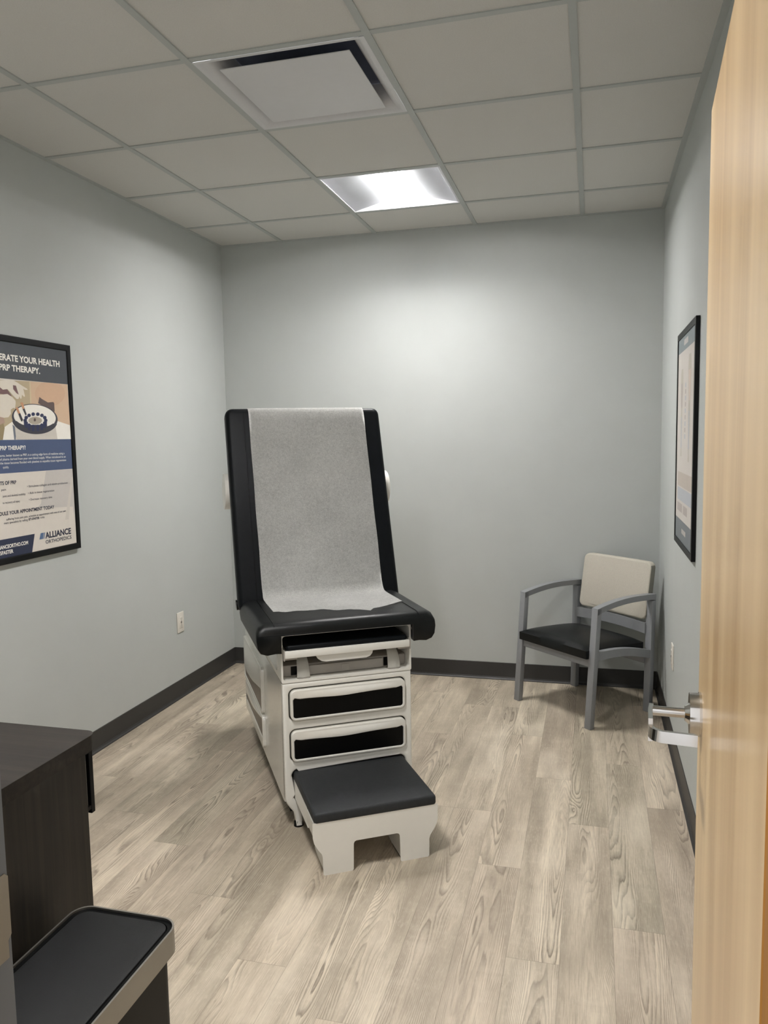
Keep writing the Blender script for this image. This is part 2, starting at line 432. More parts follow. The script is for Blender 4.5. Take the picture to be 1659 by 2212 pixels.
# local frame: +x from hinge to latch, the visible face is the y=0 side, thickness goes to -y
bm = BM(); box(bm, 0, DW, -DT, 0, 0, DHT, 0.0015, 1, 0)
for f in bm.faces:
    c = f.calc_center_median()
    if c.x < 0.003 or c.x > DW - .003: f.material_index = 1
finish('door_leaf', bm, [M['maple'], M['mapleedge']], door)
zc = 1.009; xr_ = DW - 0.068
bm = BM()
cyl(bm, (xr_, 0, zc), (xr_, .004, zc), .0375, .0375, 40)
cyl(bm, (xr_, .004, zc), (xr_, .019, zc), .036, .0355, 40, bevel=.0015)
cyl(bm, (xr_, .018, zc), (xr_, .026, zc), .019, .013, 32)
hr = finish('handle_rose', bm, M['steel'], door, smooth=30)
bm = BM()
cyl(bm, (xr_, .02, zc), (xr_, .080, zc), .0085, .0085, 24)
pth = [(xr_ + .009, .080, zc), (xr_ - .02, .082, zc), (xr_ - .095, .082, zc)]
for i in range(7):
    a = R(90 * i / 6); pth.append((xr_ - .095 - .017 * math.sin(a), .082 - .017 + .017 * math.cos(a), zc - .0005 * i))
pth.append((xr_ - .113, .012, zc - .004))
sweep(bm, pth, [(-.0035, -.0095), (.0035, -.0095), (.0035, .0095), (-.0035, .0095)])
finish('door_handle', bm, M['steel'], door, smooth=30)
for zz in (0.22, 1.84):
    bm = BM(); cyl(bm, (-.004, .006, zz - .05), (-.004, .006, zz + .05), .0065, seg=20)
    box(bm, -.003, .001, -.034, .004, zz - .05, zz + .05)
    finish('hinge', bm, M['satin'], door)
bm = BM(); box(bm, DW - .0005, DW + .0015, -.036, -.009, zc - .055, zc + .055); finish('latch_plate', bm, M['satin'], door)

# ================================================================== CEILING FIXTURES
def troffer(cy, label, lens):
    t = thing('ceiling_light', label, 'ceiling light', (0.9144, cy, H), 0, 'recessed ceiling lights')
    h, lw, e = 0.052, 0.075, 0.2905
    bm = BM()
    box(bm, -e, e, -e, -e + .006, -.0005, .006); box(bm, -e, e, e - .006, e, -.0005, .006)
    box(bm, -e, -e + .006, -e + .006, e - .006, -.0005, .006); box(bm, e - .006, e, -e + .006, e - .006, -.0005, .006)
    finish('frame', bm, M['fixture'], t)
    i = e - .006
    for s in (-1, 1):
        bm = BM()
        def fn(u, v, s=s):
            x = s * (lw + (i - lw) * u); z = h * (1 - u); return (x, -i + 2 * i * v, z + .001)
        grid(bm, fn, 10, 1)
        bmesh.ops.solidify(bm, geom=bm.faces[:], thickness=-.0015)
        finish('reflector', bm, M['fixture'], t, smooth=40)
        bm = BM()
        top = [(-i, .001), (-lw, h + .001), (lw, h + .001), (i, .001)]
        prism(bm, top, 'y', s * i, s * (i - .002)); finish('end_plate', bm, M['fixture'], t)
    bm = BM()
    def fl(u, v):
        a = math.pi * u; return (-lw * math.cos(a), -i + .003 + (2 * i - .006) * v, h - .014 * math.sin(a))
    grid(bm, fl, 12, 1); finish('lens', bm, lens, t, smooth=60)
    bm = BM()
    for kx in range(19):  # unseen blades added to cut the light spread along the trough
        yy = -i + .0305 + kx * (2 * i - .061) / 18
        box(bm, -lw + .004, lw - .004, yy - .0006, yy + .0006, h - .027, h - .0145)
    for sx in (-1, 1): box(bm, sx * (lw - .003) - .001, sx * (lw - .003) + .001, -i + .003, i - .003, h - .012, h - .002)
    finish('added_louvre', bm, M['fixture'], t)
    bm = BM(); box(bm, -e, e, -e, e, h + .012, h + .06); finish('housing', bm, M['grid'], t)
    return t
troffer(1.524, 'lit recessed square ceiling light in front of the back wall', M['lens_back'])
troffer(-0.9144, 'lit recessed square ceiling light above the counter and the open door', M['lens_front'])

t = thing('ceiling_air_diffuser', 'white square air diffuser with a flat centre plate in the ceiling', 'air vent', (0.9144, 0.3048, H))
bm = BM(); e = 0.2925
lv = [(e, -.001), (e - .012, -.0015), (e - .020, .002), (e - .036, .012), (e - .052, .030), (e - .062, .052), (e - .066, .085)]
for k_, (a, z) in enumerate(lv[:-1]):
    b, z2 = lv[k_ + 1]
    q0 = [(-a, -a), (a, -a), (a, a), (-a, a)]; q1 = [(-b, -b), (b, -b), (b, b), (-b, b)]
    for n_ in range(4):
        p, q = q0[n_], q0[(n_ + 1) % 4]; r_, s_ = q1[(n_ + 1) % 4], q1[n_]
        bm.faces.new([bm.verts.new((*p, z)), bm.verts.new((*q, z)), bm.verts.new((*r_, z2)), bm.verts.new((*s_, z2))])
bmesh.ops.remove_doubles(bm, verts=bm.verts[:], dist=1e-5)
finish('flared_frame', bm, M['plaque'], t, smooth=35)
bm = BM(); box(bm, -e, e, -e, e, .086, .14); finish('duct_box', bm, M['plenum'], t)
bm = BM(); box(bm, -.226, .226, -.226, .226, -.005, -.001, .001, 1); 
cyl(bm, (0, 0, -.001), (0, 0, .09), .012, seg=12)
finish('centre_plate', bm, M['plaque'], t)

# ================================================================== WALL OUTLETS
def outlet(x, y, z, sgn, label):
    t = thing('wall_outlet', label, 'wall outlet', (x, y, z), 0, 'white wall outlets')
    bm = BM(); a, b = sorted((0, sgn * .006)); box(bm, a, b, -.0365, .0365, -.0595, .0595, .003, 3)
    finish('cover_plate', bm, M['outlet'], t, smooth=40)
    bm = BM(); a, b = sorted((sgn * .004, sgn * .0085)); box(bm, a, b, -.0165, .0165, -.033, .033, .0015, 2)
    f = finish('receptacle', bm, M['outlet'], t, smooth=40)
    bm = BM()
    for s in (-1, 1):
        for dy in (-.0055, .0055):
            a, b = sorted((sgn * .008, sgn * .0088)); box(bm, a, b, dy - .001, dy + .001, s * .021 - .0045, s * .021 + .0045)
        cyl(bm, (sgn * .0078, 0, s * .021 - s * .0095), (sgn * .0088, 0, s * .021 - s * .0095), .0024, seg=12)
    for s in (-1, 1): box(bm, *sorted((sgn * .008, sgn * .0094)), -.006, .006, s * .003 - .002, s * .003 + .002)
    finish('slot', bm, M['slot'], f)
outlet(XL, 1.588, 0.443, 1, 'white wall outlet on the left wall beside the exam table')
outlet(XR, 1.410, 0.443, -1, 'white wall outlet low on the right wall beside the armchair')

# ================================================================== EXAM TABLE
TA = R(32.2); TO = (1.178, 0.091)
T = thing('exam_table', 'black padded medical exam table on a warm grey drawer base with step', 'exam table', (TO[0], TO[1], 0), TA)
# --- lower shell: front panel with the drawer openings and the step opening that runs down between the two feet
out = [(-.258, .573), (-.258, .118), (-.252, .098), (-.240, .080), (-.228, .064), (-.222, .045), (-.219, .022), (-.214, .014), (-.200, .014), (-.194, .022),
       (-.194, .050), (-.200, .080), (-.214, .105), (-.226, .120), (-.228, .135)]
op = [(-.2305, .207)] + [(-.2305 + .026 * (1 - math.cos(R(a))), .207 + .026 * math.sin(R(a))) for a in range(15, 91, 15)]
left = out + op
poly = left + [(-x, z) for x, z in reversed(left)]
bm = BM()
prism(bm, poly, 'y', .360, .395, holes=[rrect(-.2345, .2345, .4225, .5515, .025), rrect(-.2345, .2345, .2605, .3915, .025)], bevel=.007, seg=3)
finish('front_panel', bm, M['plastic'], T, smooth=40)
bm = BM()
for s in (-1, 1):
    x0, x1 = sorted((s * .258, s * .249))
    prism(bm, [(.372, .573), (.372, .105), (.40, .098), (1.46, .098), (1.475, .115), (1.475, .573)], 'x', x0, x1)
box(bm, -.249, .249, 1.465, 1.475, .10, .573); box(bm, -.249, .249, .396, 1.465, .562, .573)
finish('side_panel', bm, M['gloss'], T)
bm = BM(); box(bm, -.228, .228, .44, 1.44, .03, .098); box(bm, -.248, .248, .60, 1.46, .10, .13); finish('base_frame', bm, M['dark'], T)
for sx in (-.207, .207):
    for sy in (.378, 1.38):
        bm = BM(); cyl(bm, (sx, sy, 0), (sx, sy, .016), .019, .017, 20)
        if sy > 1: box(bm, sx - .02, sx + .02, sy - .02, sy + .02, .014, .10)
        finish('foot', bm, M['black'], T)
# --- front drawers
def drawer(parent, frame, zlo, zhi, inset_top, lx0, lx1, insetmat, name='drawer', lift=0.010, slope=0.001, zin=None):
    """frame maps (u, depth-outwards, z) to a point in the table's frame"""
    cu = (lx0 + lx1) / 2; hu = (lx1 - lx0) / 2
    def xf(bm_):
        for v in bm_.verts: v.co = Vector(frame(v.co.x, v.co.y, v.co.z))
    def wave(u):
        k = (u - cu) / hu
        return inset_top + slope * k - .0055 * math.exp(-((k + .12) / .40) ** 2)
    iz = zin or zlo + .010; ix = hu - .0105
    N = 16; top = [(cu + ix - 2 * ix * i / N) for i in range(N + 1)]
    rr = .009
    hole = [(u, wave(u)) for u in top[0:1]]
    hole = [(cu + ix - rr, wave(cu + ix)), ] if False else []
    pts = []
    for i, u in enumerate(top):
        uu = min(max(u, cu - ix + rr * .6), cu + ix - rr * .6)
        pts.append((uu, wave(uu)))
    pts += [(cu - ix, wave(cu - ix) - rr * .7), (cu - ix, iz + rr), (cu - ix + rr * .3, iz + rr * .3), (cu - ix + rr, iz),
            (cu + ix - rr, iz), (cu + ix - rr * .3, iz + rr * .3), (cu + ix, iz + rr), (cu + ix, wave(cu + ix) - rr * .7)]
    bm = BM()
    prism(bm, rrect(lx0, lx1, zlo, zhi, .021), 'y', -lift, .018, holes=[pts], bevel=0)
    bmesh.ops.bevel(bm, geom=[e for e in bm.edges if all(v.co.y < -lift + 1e-6 for v in e.verts) and len(e.link_faces) == 2 and abs(e.calc_face_angle(0)) > .5],
                    offset=.0035, segments=3, profile=.5, affect='EDGES')
    xf(bm); d = finish(name, bm, M['drawerface'], parent, smooth=40)
    bm = BM(); box(bm, cu - ix - .003, cu + ix + .003, -lift + .004, .016, iz - .003, inset_top + abs(slope) + .004); xf(bm)
    finish('inset_panel', bm, insetmat, d)
    bm = BM()
    def hb(u, v):
        uu = cu + (2 * u - 1) * (hu - .026); zt = zhi - .008
        z_ = zt + (wave(uu) - .0005 - zt) * v
        env = math.sin(math.pi * u) ** .7 if 0 < u < 1 else 0
        return (uu, -lift - .0005 - min(.007, lift * .8) * env * math.sin(math.pi * min(v * .62, 1)), z_)
    V = grid(bm, hb, 24, 8)
    ret = []
    for i in range(25):
        c = V[i][8].co; ret.append(bm.verts.new((c.x, -lift + .006, c.z + .003)))
    for i in range(24): bm.faces.new((V[i][8], V[i + 1][8], ret[i + 1], ret[i]))
    xf(bm); finish('drawer_pull', bm, M['drawerface'], d, smooth=50)
    return d
fr = lambda u, dpt, z: (u, .3585 + dpt, z)
for zl, zh, zi in ((.4275, .5465, .517), (.2655, .3865, .355)):
    d = drawer(T, fr, zl, zh, zi, -.2295, .2295, M['black'])
    bm = BM(); box(bm, -.2325, .2325, .374, .42, zl - .0035, zh + .0035); finish('drawer_box', bm, M['dark'], d)  # its blackness stands for the shadow line round the drawer
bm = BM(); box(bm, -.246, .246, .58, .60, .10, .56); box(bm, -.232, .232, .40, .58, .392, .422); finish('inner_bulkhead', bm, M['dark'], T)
# --- drawers on the left side
fs = lambda u, dpt, z: (-.258 + dpt - .002, u, z)
drawer(T, fs, .290, .503, .372, .848, 1.450, M['taupe'], name='side_drawer', lift=.012, slope=-.034, zin=.302)
drawer(T, fs, .135, .283, .245, .842, 1.42, M['taupe'], name='side_drawer', lift=.012, slope=-.026, zin=.180)
# --- upper shell with the open front compartment
bm = BM()
prism(bm, rrect(-.2595, .2595, .5755, .7650, .006, 3), 'y', .360, 1.46, holes=[rrect(-.2525, .2525, .5840, .7575, .012, 4)])
box(bm, -.2525, .2525, 1.0, 1.01, .584, .7575); box(bm, -.2525, .2525, 1.45, 1.459, .584, .7575)
finish('upper_frame', bm, M['plastic'], T, smooth=30)
for x in (-.2605, .2605):
    bm = BM(); prism(bm, rrect(.44, .98, .60, .745, .02, 4), 'x', x - .0012, x + .0012); finish('side_cover', bm, M['gloss'], T)
bm = BM(); cyl(bm, (.2625, .356, .744), (.2625, .364, .744), .0045, seg=14); finish('frame_screw', bm, M['satin'], T)
# --- leg extension: white tray with a black pad on it
tr = BM(); box(tr, -.247, .247, .338, .352, .676, .7035, .002, 2); box(tr, -.247, .247, .352, .95, .690, .697)
tr = finish('leg_extension_tray', tr, M['plastic'], T, smooth=35)
for s in (-1, 1):
    bm = BM(); a, b = sorted((s * .2470, s * .2520)); prism(bm, rrect(a, b, .666, .708, .002, 3), 'y', .342, .40)
    a, b = sorted((s * .2515, s * .20)); box(bm, a, b, .345, .40, .668, .677, .002, 2)
    finish('tray_end_cap', bm, M['metalbox'], tr)
bm = BM(); box(bm, -.240, .240, .346, .94, .6975, .7235, .010, 4); finish('leg_extension_pad', bm, M['vinyl'], T, smooth=50)
bm = BM(); prism(bm, [(-.125, .6762), (-.118, .664), (-.104, .654), (-.088, .6505), (.072, .6505), (.086, .655), (.094, .664), (.097, .6762)], 'y', .350, .375, bevel=.003, seg=2)
finish('tray_pull', bm, M['plastic'], tr, smooth=40)
# --- grey stirrup housing and the two stirrup arms
bm = BM()
box(bm, -.2515, .2515, .412, .98, .5845, .6285, .002, 1)
box(bm, -.145, .155, .398, .412, .5865, .624, .004, 2)
hs = finish('stirrup_housing', bm, M['metalbox'], T, smooth=30)
for a, b in ((-.214, -.150), (.160, .176)):
    bm = BM(); box(bm, a, b, .4105, .4135, .589, .623); finish('housing_slot', bm, M['black'], hs)
bm = BM(); prism(bm, rrect(-.0165, .0165, .590, .617, .003, 3), 'y', .3965, .3985); finish('housing_badge', bm, M['metalbox'], hs)
for cx in (-.172, .192):
    bm = BM()
    def sf(u, v, cx=cx):
        a = R(88 * u); yb = .368 + .060 * (1 - math.cos(a)) ; z_ = .5885 + .074 * math.sin(a)
        hw = .0255 - .006 * u
        k = (v - .5) * 2
        return (cx + hw * k, yb + .006 * k * k, z_)
    grid(bm, sf, 12, 8); bmesh.ops.solidify(bm, geom=bm.faces[:], thickness=.009)
    finish('stirrup_arm', bm, M['plastic'], T, smooth=50)
    bm = BM(); prism(bm, rrect(cx - .026, cx + .026, .366, .408, .012, 5), 'z', .5835, .5875); finish('stirrup_latch', bm, M['metalbox'], T, smooth=30)
# --- pull-out step
bm = BM()
half = [(-.222, .187), (-.222, .140), (-.218, .122), (-.206, .100), (-.193, .082), (-.189, .068), (-.188, .007), (-.184, .003), (-.096, .003), (-.092, .007),
        (-.090, .098), (-.086, .108), (-.076, .113)]
prism(bm, half + [(-x, z) for x, z in reversed(half)], 'y', .0, .125, bevel=.006, seg=3)
box(bm, -.221, .221, .12, .40, .118, .187)
for s in (-1, 1):
    x0, x1 = sorted((s * .188, s * .092)); prism(bm, [(.122, .006), (.122, .13), (.30, .13), (.235, .10), (.16, .012)], 'x', x0, x1)
st = finish('step_base', bm, M['plastic'], T, smooth=40)
for s in (-1, 1):
    bm = BM(); x0, x1 = sorted((s * .185, s * .0935)); box(bm, x0, x1, .003, .120, -.0, .004); finish('step_foot', bm, M['black'], st)
bm = BM(); box(bm, -.2225, .2225, -.003, .400, .188, .2255, .010, 4); finish('step_pad', bm, M['steppad'], T, smooth=50)
# --- seat cushion with skirts at the sides
bm = BM()
sp = [(-.262, .700), (-.262, .767), (.262, .767), (.262, .700), (.285, .697), (.315, .694), (.338, .702), (.350, .724), (.354, .755), (.352, .785), (.342, .803), (.320, .811),
      (.10, .813), (-.10, .813), (-.320, .811), (-.342, .803), (-.352, .785), (-.354, .755), (-.350, .724), (-.338, .702), (-.315, .694), (-.285, .697)]
ns = 15; V = []
def roll(y):
    """front edge of the cushion is a soft roll"""
    r_ = .034; d_ = y - .328
    return -(r_ - math.sqrt(max(r_ * r_ - (r_ - d_) ** 2, 0))) if d_ < r_ else 0
ys = [.328 + .034 * (1 - math.cos(R(90 * i / 6))) for i in range(7)] + [.40, .50, .62, .74, .80, .826, .838]
for y in ys:
    row = []
    dz = roll(y)
    back = 0 if y < .81 else -(.006 if y < .83 else .016)
    for x, z in sp:
        k = max(0, min(1, (z - .767) / .04))
        kx = 1.0 if y > .36 else 1 + dz * .18
        zz = z + (dz + back) * k
        if abs(x) > .27 and z < .72: zz = z - dz * .18
        if y > .45 and z < .72 and abs(x) > .263: zz += .010 * min(1, (y - .45) / .3)
        row.append(bm.verts.new((x * kx, y, zz)))
    V.append(row)
n = len(sp)
for A, B in zip(V, V[1:]):
    for i in range(n): bm.faces.new((A[i], A[(i + 1) % n], B[(i + 1) % n], B[i]))
bm.faces.new(V[0]); bm.faces.new(V[-1])
seat = finish('seat_cushion', bm, M['vinylseat'], T, smooth=60)
for sx in (-.285, .285):
    bm = BM()
    sweep(bm, [(sx, y, .8125 + roll(y) + .0002) for y in ys[3:-2]], [(-.0012, -.0008), (.0012, -.0008), (.0012, .0008), (-.0012, .0008)])
    finish('seam', bm, M['black'], seat)
# --- backrest, tilted
tilt = R(18.23)
def bk(x, d_, t_):     # x across, d behind the front plane, t along the slope
    return (x, .800 + t_ * math.sin(tilt) + d_ * math.cos(tilt), .802 + t_ * math.cos(tilt) - d_ * math.sin(tilt))
bm = BM(); box(bm, -.361, .361, 0, .078, -.028, .884)
vert = [e for e in bm.edges if abs(e.verts[0].co.y - e.verts[1].co.y) > .01 and e.verts[0].co.z > .5]
bmesh.ops.bevel(bm, geom=vert, offset=.034, segments=5, profile=.5, affect='EDGES')
bmesh.ops.bevel(bm, geom=[e for e in bm.edges if e.calc_face_angle(0) > 1.0], offset=.024, segments=5, profile=.5, affect='EDGES')
for v in bm.verts:
    c = v.co; k = max(0, 1 - (abs(c.x) / .36) ** 4) * max(0, 1 - (abs(c.z - .43) / .46) ** 6)
    if c.y < .02: c.y -= .004 * k
    v.co = Vector(bk(*c))
back = finish('backrest_cushion', bm, M['vinyl'], T, smooth=60)
for sx in (-.281, .281):
    bm = BM()
    sweep(bm, [bk(sx, -.0030 if .1 < t_ < .8 else -.0005, t_) for t_ in (.01, .2, .4, .6, .78, .855)], [(-.0009, -.0006), (.0009, -.0006), (.0009, .0006), (-.0009, .0006)], upv=(0, -1, 0))
    finish('seam', bm, M['black'], back)
bm = BM(); box(bm, -.33, .33, .079, .10, .02, .85, .01, 2)
for v in bm.verts: v.co = Vector(bk(*v.co))
finish('backrest_shell', bm, M['plastic'], T, smooth=40)
bm = BM()
cyl(bm, bk(-.377, .135, .530), bk(.392, .135, .522), .081, seg=40, bevel=.022)
box(bm, -.30, .30, .10, .13, .46, .59)
for v in bm.verts:
    if abs(v.co.x) <= .30001 and v.co.y < .3: v.co = Vector(bk(*v.co))
finish('paper_roll_holder', bm, M['plastic'], T, smooth=40)
bm = BM()
for s in (-1, 1): cyl(bm, (s * .30, .86, .79), (s * .365, .86, .785), .022, seg=20)
box(bm, -.30, .30, .84, 1.10, .766, .80); finish('hinge_bar', bm, M['black'], T)

# ================================================================== PAPER ON THE TABLE
P = thing('exam_paper_sheet', 'white crepe paper strip draped down the backrest with a torn front edge', 'paper sheet', (TO[0], TO[1], 0), TA)
torn = [(-.262, .517), (-.24, .520), (-.213, .508), (-.169, .524), (-.119, .510), (-.057, .512), (-.011, .472), (.032, .474), (.084, .448), (.112, .420), (.135, .456),
        (.162, .463), (.215, .492), (.281, .522)]
def torn_y(x):
    for (a, ya), (b, yb_) in zip(torn, torn[1:]):
        if a <= x <= b: return ya + (yb_ - ya) * (x - a) / (b - a) + random.uniform(-.002, .002)
    return torn[0][1] if x < 0 else torn[-1][1]
def paper_path():
    p = []
    p = [bk(0, .0815, .852)[1:], bk(0, .0800, .862)[1:], bk(0, .0770, .870)[1:], bk(0, .0740, .876)[1:], bk(0, .067, .882)[1:], bk(0, .056, .886)[1:], bk(0, .040, .8885)[1:],
         bk(0, .024, .8885)[1:], bk(0, .010, .884)[1:], bk(0, .0005, .873)[1:], bk(0, -.0045, .857)[1:]]
    for i in range(13): p.append(bk(0, -.0060, .82 - .72 * i / 12)[1:])
    # curve on to the seat
    y0, z0 = bk(0, -.0065, .075)[1:]
    for i in range(1, 8):
        a = i / 7; p.append((y0 - .018 * a - .060 * a * a, z0 - (z0 - .8155) * (1 - (1 - a) ** 2.2)))
    return p
pp = paper_path(); last = pp[-1]
bm = BM(); NX = 48
cols = []
for i in range(NX + 1):
    x = -.258 + (.281 + .258) * i / NX
    ty = torn_y(x)
    col = []
    for j, (y, z) in enumerate(pp):
        wv = .0012 * math.sin(x * 41 + j * .9) + .0008 * math.sin(x * 97 - j * 1.7)
        k = 1 if 12 < j < len(pp) - 3 else .15
        col.append(bm.verts.new((x + .0008 * math.sin(j * 1.3), y - abs(wv) * k, z)))
    for j in range(1, 9):
        a = j / 8; y = last[0] + (ty - last[0]) * a
        dz = roll(y) if y < .37 else 0
        lift = .0045 * math.exp(-((x + .262) / .05) ** 2) * a + .004 * math.exp(-((x - .27) / .04) ** 2) * a
        col.append(bm.verts.new((x, y, .8155 - .0005 * a + dz + lift)))
    cols.append(col)
for A, B in zip(cols, cols[1:]):
    for j in range(len(A) - 1): bm.faces.new((A[j], B[j], B[j + 1], A[j + 1]))
bmesh.ops.solidify(bm, geom=bm.faces[:], thickness=.0004)
finish('paper', bm, M['paper'], P, smooth=70)

# ================================================================== SIDE CHAIR (armchair)
CA = R(-43); CO = (1.893, 1.541)
Cc = thing('side_chair', 'grey metal armchair with black seat and beige fabric back in the corner', 'chair', (CO[0], CO[1], 0), CA)
LW = .040
def leg(x0, yb0, yb1, ztop, dpt, nm='leg'):
    bm = BM()
    vs = []
    for (z, y) in ((0, yb0), (ztop, yb1)):
        vs += [(x0, y, z), (x0 + LW, y, z), (x0 + LW, y + dpt, z), (x0, y + dpt, z)]
    v = [bm.verts.new(c) for c in vs]
    for q in ((0, 1, 2, 3), (4, 5, 6, 7), (0, 1, 5, 4), (1, 2, 6, 5), (2, 3, 7, 6), (3, 0, 4, 7)): bm.faces.new([v[i] for i in q])
    bmesh.ops.bevel(bm, geom=bm.edges[:], offset=.002, segments=2, profile=.5, affect='EDGES')
    return finish(nm, bm, M['chairframe'], Cc, smooth=30)
def arm_top(t_): return .617 + .020 * t_ + .020 * math.sin(math.pi * t_) * (1 - .25 * t_) + .004 * t_
for x0 in (-.574, -.040):
    leg(x0, .0, .050, .617 - .001, .030)
    leg(x0, .445, .462, .641 - .033, .030)
    bm = BM(); N = 14; topv = [(.050 + (.492 - .050) * i / N, arm_top(i / N)) for i in range(N + 1)]
    bot = [(y, z - .033 + (.004 if 0 < i < N else 0)) for i, (y, z) in enumerate(topv)]
    prism(bm, topv + bot[::-1], 'x', x0, x0 + LW); 
    finish('armrest', bm, M['chairframe'], Cc, smooth=30)
    bm = BM(); tp = []
    for i in range(11):
        a = i / 10; tp.append((.055 + .40 * a, .392 - .050 * a + .016 * math.sin(math.pi * a)))
    bt = [(y, z - .045 + .004 * math.sin(math.pi * i / 10)) for i, (y, z) in enumerate(tp)]
    prism(bm, tp + bt[::-1], 'x', x0 + .004, x0 + LW - .004); finish('side_rail', bm, M['chairframe'], Cc, smooth=30)
bm = BM(); box(bm, -.534, -.040, .036, .058, .312, .357, .002, 2); finish('front_rail', bm, M['chairframe'], Cc)
bm = BM(); tp = [(-.536 + .498 * i / 12, .482 + .012 * math.sin(math.pi * i / 12)) for i in range(13)]
prism(bm, tp + [(x, z - .056) for x, z in tp[::-1]], 'y', .450, .470); finish('back_rail', bm, M['chairframe'], Cc, smooth=30)
bm = BM(); box(bm, -.536, -.038, .448, .468, .262, .322, .002, 2); finish('rear_rail', bm, M['chairframe'], Cc)
# seat
bm = BM(); N1, N2 = 20, 20
def seatf(top):
    def f(u, v):
        x = -.535 + .497 * u; y = .008 + .432 * v
        e_ = (1 - abs(2 * u - 1) ** 5) * (1 - abs(2 * v - 1) ** 5)
        z_ = (.358 - .045 * v) if not top else (.400 - .020 * v + .026 * e_ ** .5 + .018 * math.sin(math.pi * u) * math.sin(math.pi * v))
        return (x, y, z_)
    return f
A = grid(bm, seatf(True), N1, N2); B = grid(bm, seatf(False), N1, N2)
for i in range(N1):
    for j in (0, N2): bm.faces.new((A[i][j], A[i + 1][j], B[i + 1][j], B[i][j]))
for j in range(N2):
    for i in (0, N1): bm.faces.new((A[i][j], A[i][j + 1], B[i][j + 1], B[i][j]))
finish('seat', bm, M['vinylseat'], Cc, smooth=50)
# back cushion
bm = BM(); box(bm, -.512, -.034, 0, .046, .0, .305)
es = [e for e in bm.edges if abs(e.verts[0].co.y - e.verts[1].co.y) > .01]
bmesh.ops.bevel(bm, geom=es, offset=.034, segments=6, profile=.5, affect='EDGES')
bmesh.ops.bevel(bm, geom=[e for e in bm.edges if e.calc_face_angle(0) > 1.0], offset=.009, segments=3, profile=.5, affect='EDGES')
bmesh.ops.subdivide_edges(bm, edges=[e for e in bm.edges if e.calc_length() > .2], cuts=6, use_grid_fill=True)
for v in bm.verts:
    c = v.co.copy(); k = c.z / .305
    kx = (c.x + .273) / .239
    bow = .010 * (1 - kx * kx)
    v.co = Vector((c.x, .444 + .048 * k + c.y * (1 - .1 * k) + bow, .499 + c.z))
for f in bm.faces:
    f.material_index = 1 if abs(f.normal.x) > .85 else 0
bm.normal_update()
for f in bm.faces: f.material_index = 1 if f.normal.x > .8 or f.normal.x < -.8 else 0
finish('backrest', bm, [M['fabric'], M['piping']], Cc, smooth=60)

# ================================================================== FRAMED POSTERS
def flat(bm, pts, plane, off, mi=0):
    """printed shape on a poster: pts are (y, z); plane gives x"""
    vs = [bm.verts.new((plane(off), y, z)) for y, z in pts]
    es = [bm.edges.new((vs[i], vs[(i + 1) % len(vs)])) for i in range(len(vs))]
    g = bmesh.ops.triangle_fill(bm, use_beauty=True, edges=es)
    for f in g['geom']:
        if isinstance(f, bmesh.types.BMFace): f.material_index = mi
def text_mesh(s, bold=0.0, spacing=1.0):
    cu = bpy.data.curves.new('lettering', 'FONT'); cu.body = s; cu.offset = bold; cu.resolution_u = 3; cu.space_character = spacing
    o = bpy.data.objects.new('lettering', cu); COL.objects.link(o)
    dg = bpy.context.evaluated_depsgraph_get(); me = bpy.data.meshes.new_from_object(o.evaluated_get(dg))
    bpy.data.objects.remove(o); bpy.data.curves.remove(cu)
    return me
def lettering(bm, s, u0, u1, z, cap, plane, off, mirror=1, shown=None, bold=0.01, mi=0, slope=0.0):
    """fit `s` between u0..u1 (if only its tail `shown` fills that span, keep the scale and run on to the left)"""
    def width(t):
        me = text_mesh(t, bold); xs = [v.co.x for v in me.vertices]; bpy.data.meshes.remove(me); return min(xs), max(xs)
    a0, a1 = width(shown or s); sx = (u1 - u0) / (a1 - a0)
    me = text_mesh(s, bold); xs = [v.co.x for v in me.vertices]; right = max(xs)
    k = text_mesh('H', bold); hh = max(v.co.y for v in k.vertices); bpy.data.meshes.remove(k)
    sy = cap / hh
    vs = [bm.verts.new((plane(off), mirror * (u1 + (v.co.x - right) * sx), z + v.co.y * sy)) for v in me.vertices]
    for p in me.polygons:
        try: bm.faces.new([vs[i] for i in p.vertices]).material_index = mi
        except ValueError: pass
    bpy.data.meshes.remove(me)
def pcol(name, rgb): return plain('print_' + name, rgb, 0.45, spec=0.4, vary=0.015, vscale=40)
PC = {n_: pcol(n_, c) for n_, c in dict(
    white=(240, 236, 228), offwhite=(205, 199, 190), cream=(208, 192, 160), tan=(184, 168, 138), peach=(208, 180, 152), peach_dark=(204, 171, 143),
    bluegrey=(112, 118, 130), brown=(98, 82, 80), charcoal=(62, 62, 70), navy=(44, 50, 84), silver=(176, 166, 150), orange=(198, 148, 114),
    maroon=(120, 92, 92), glove=(222, 214, 200), skin=(176, 150, 134), olive=(150, 136, 104),
    sheet=(216, 209, 200), head=(72, 76, 82), blue=(72, 86, 118), navyfoot=(44, 50, 72), ink=(42, 46, 66), band=(196, 191, 186),
    steelblue=(88, 112, 148), pale=(206, 200, 194), greyblue=(128, 138, 142), foot=(112, 118, 122), glarebone=(188, 182, 170), glaretext=(178, 169, 164), glareblue=(180, 184, 190), glarebrown=(188, 178, 168), glarepink=(204, 188, 176)).items()}  # right poster tints: bleaching by glare is put into the print colours

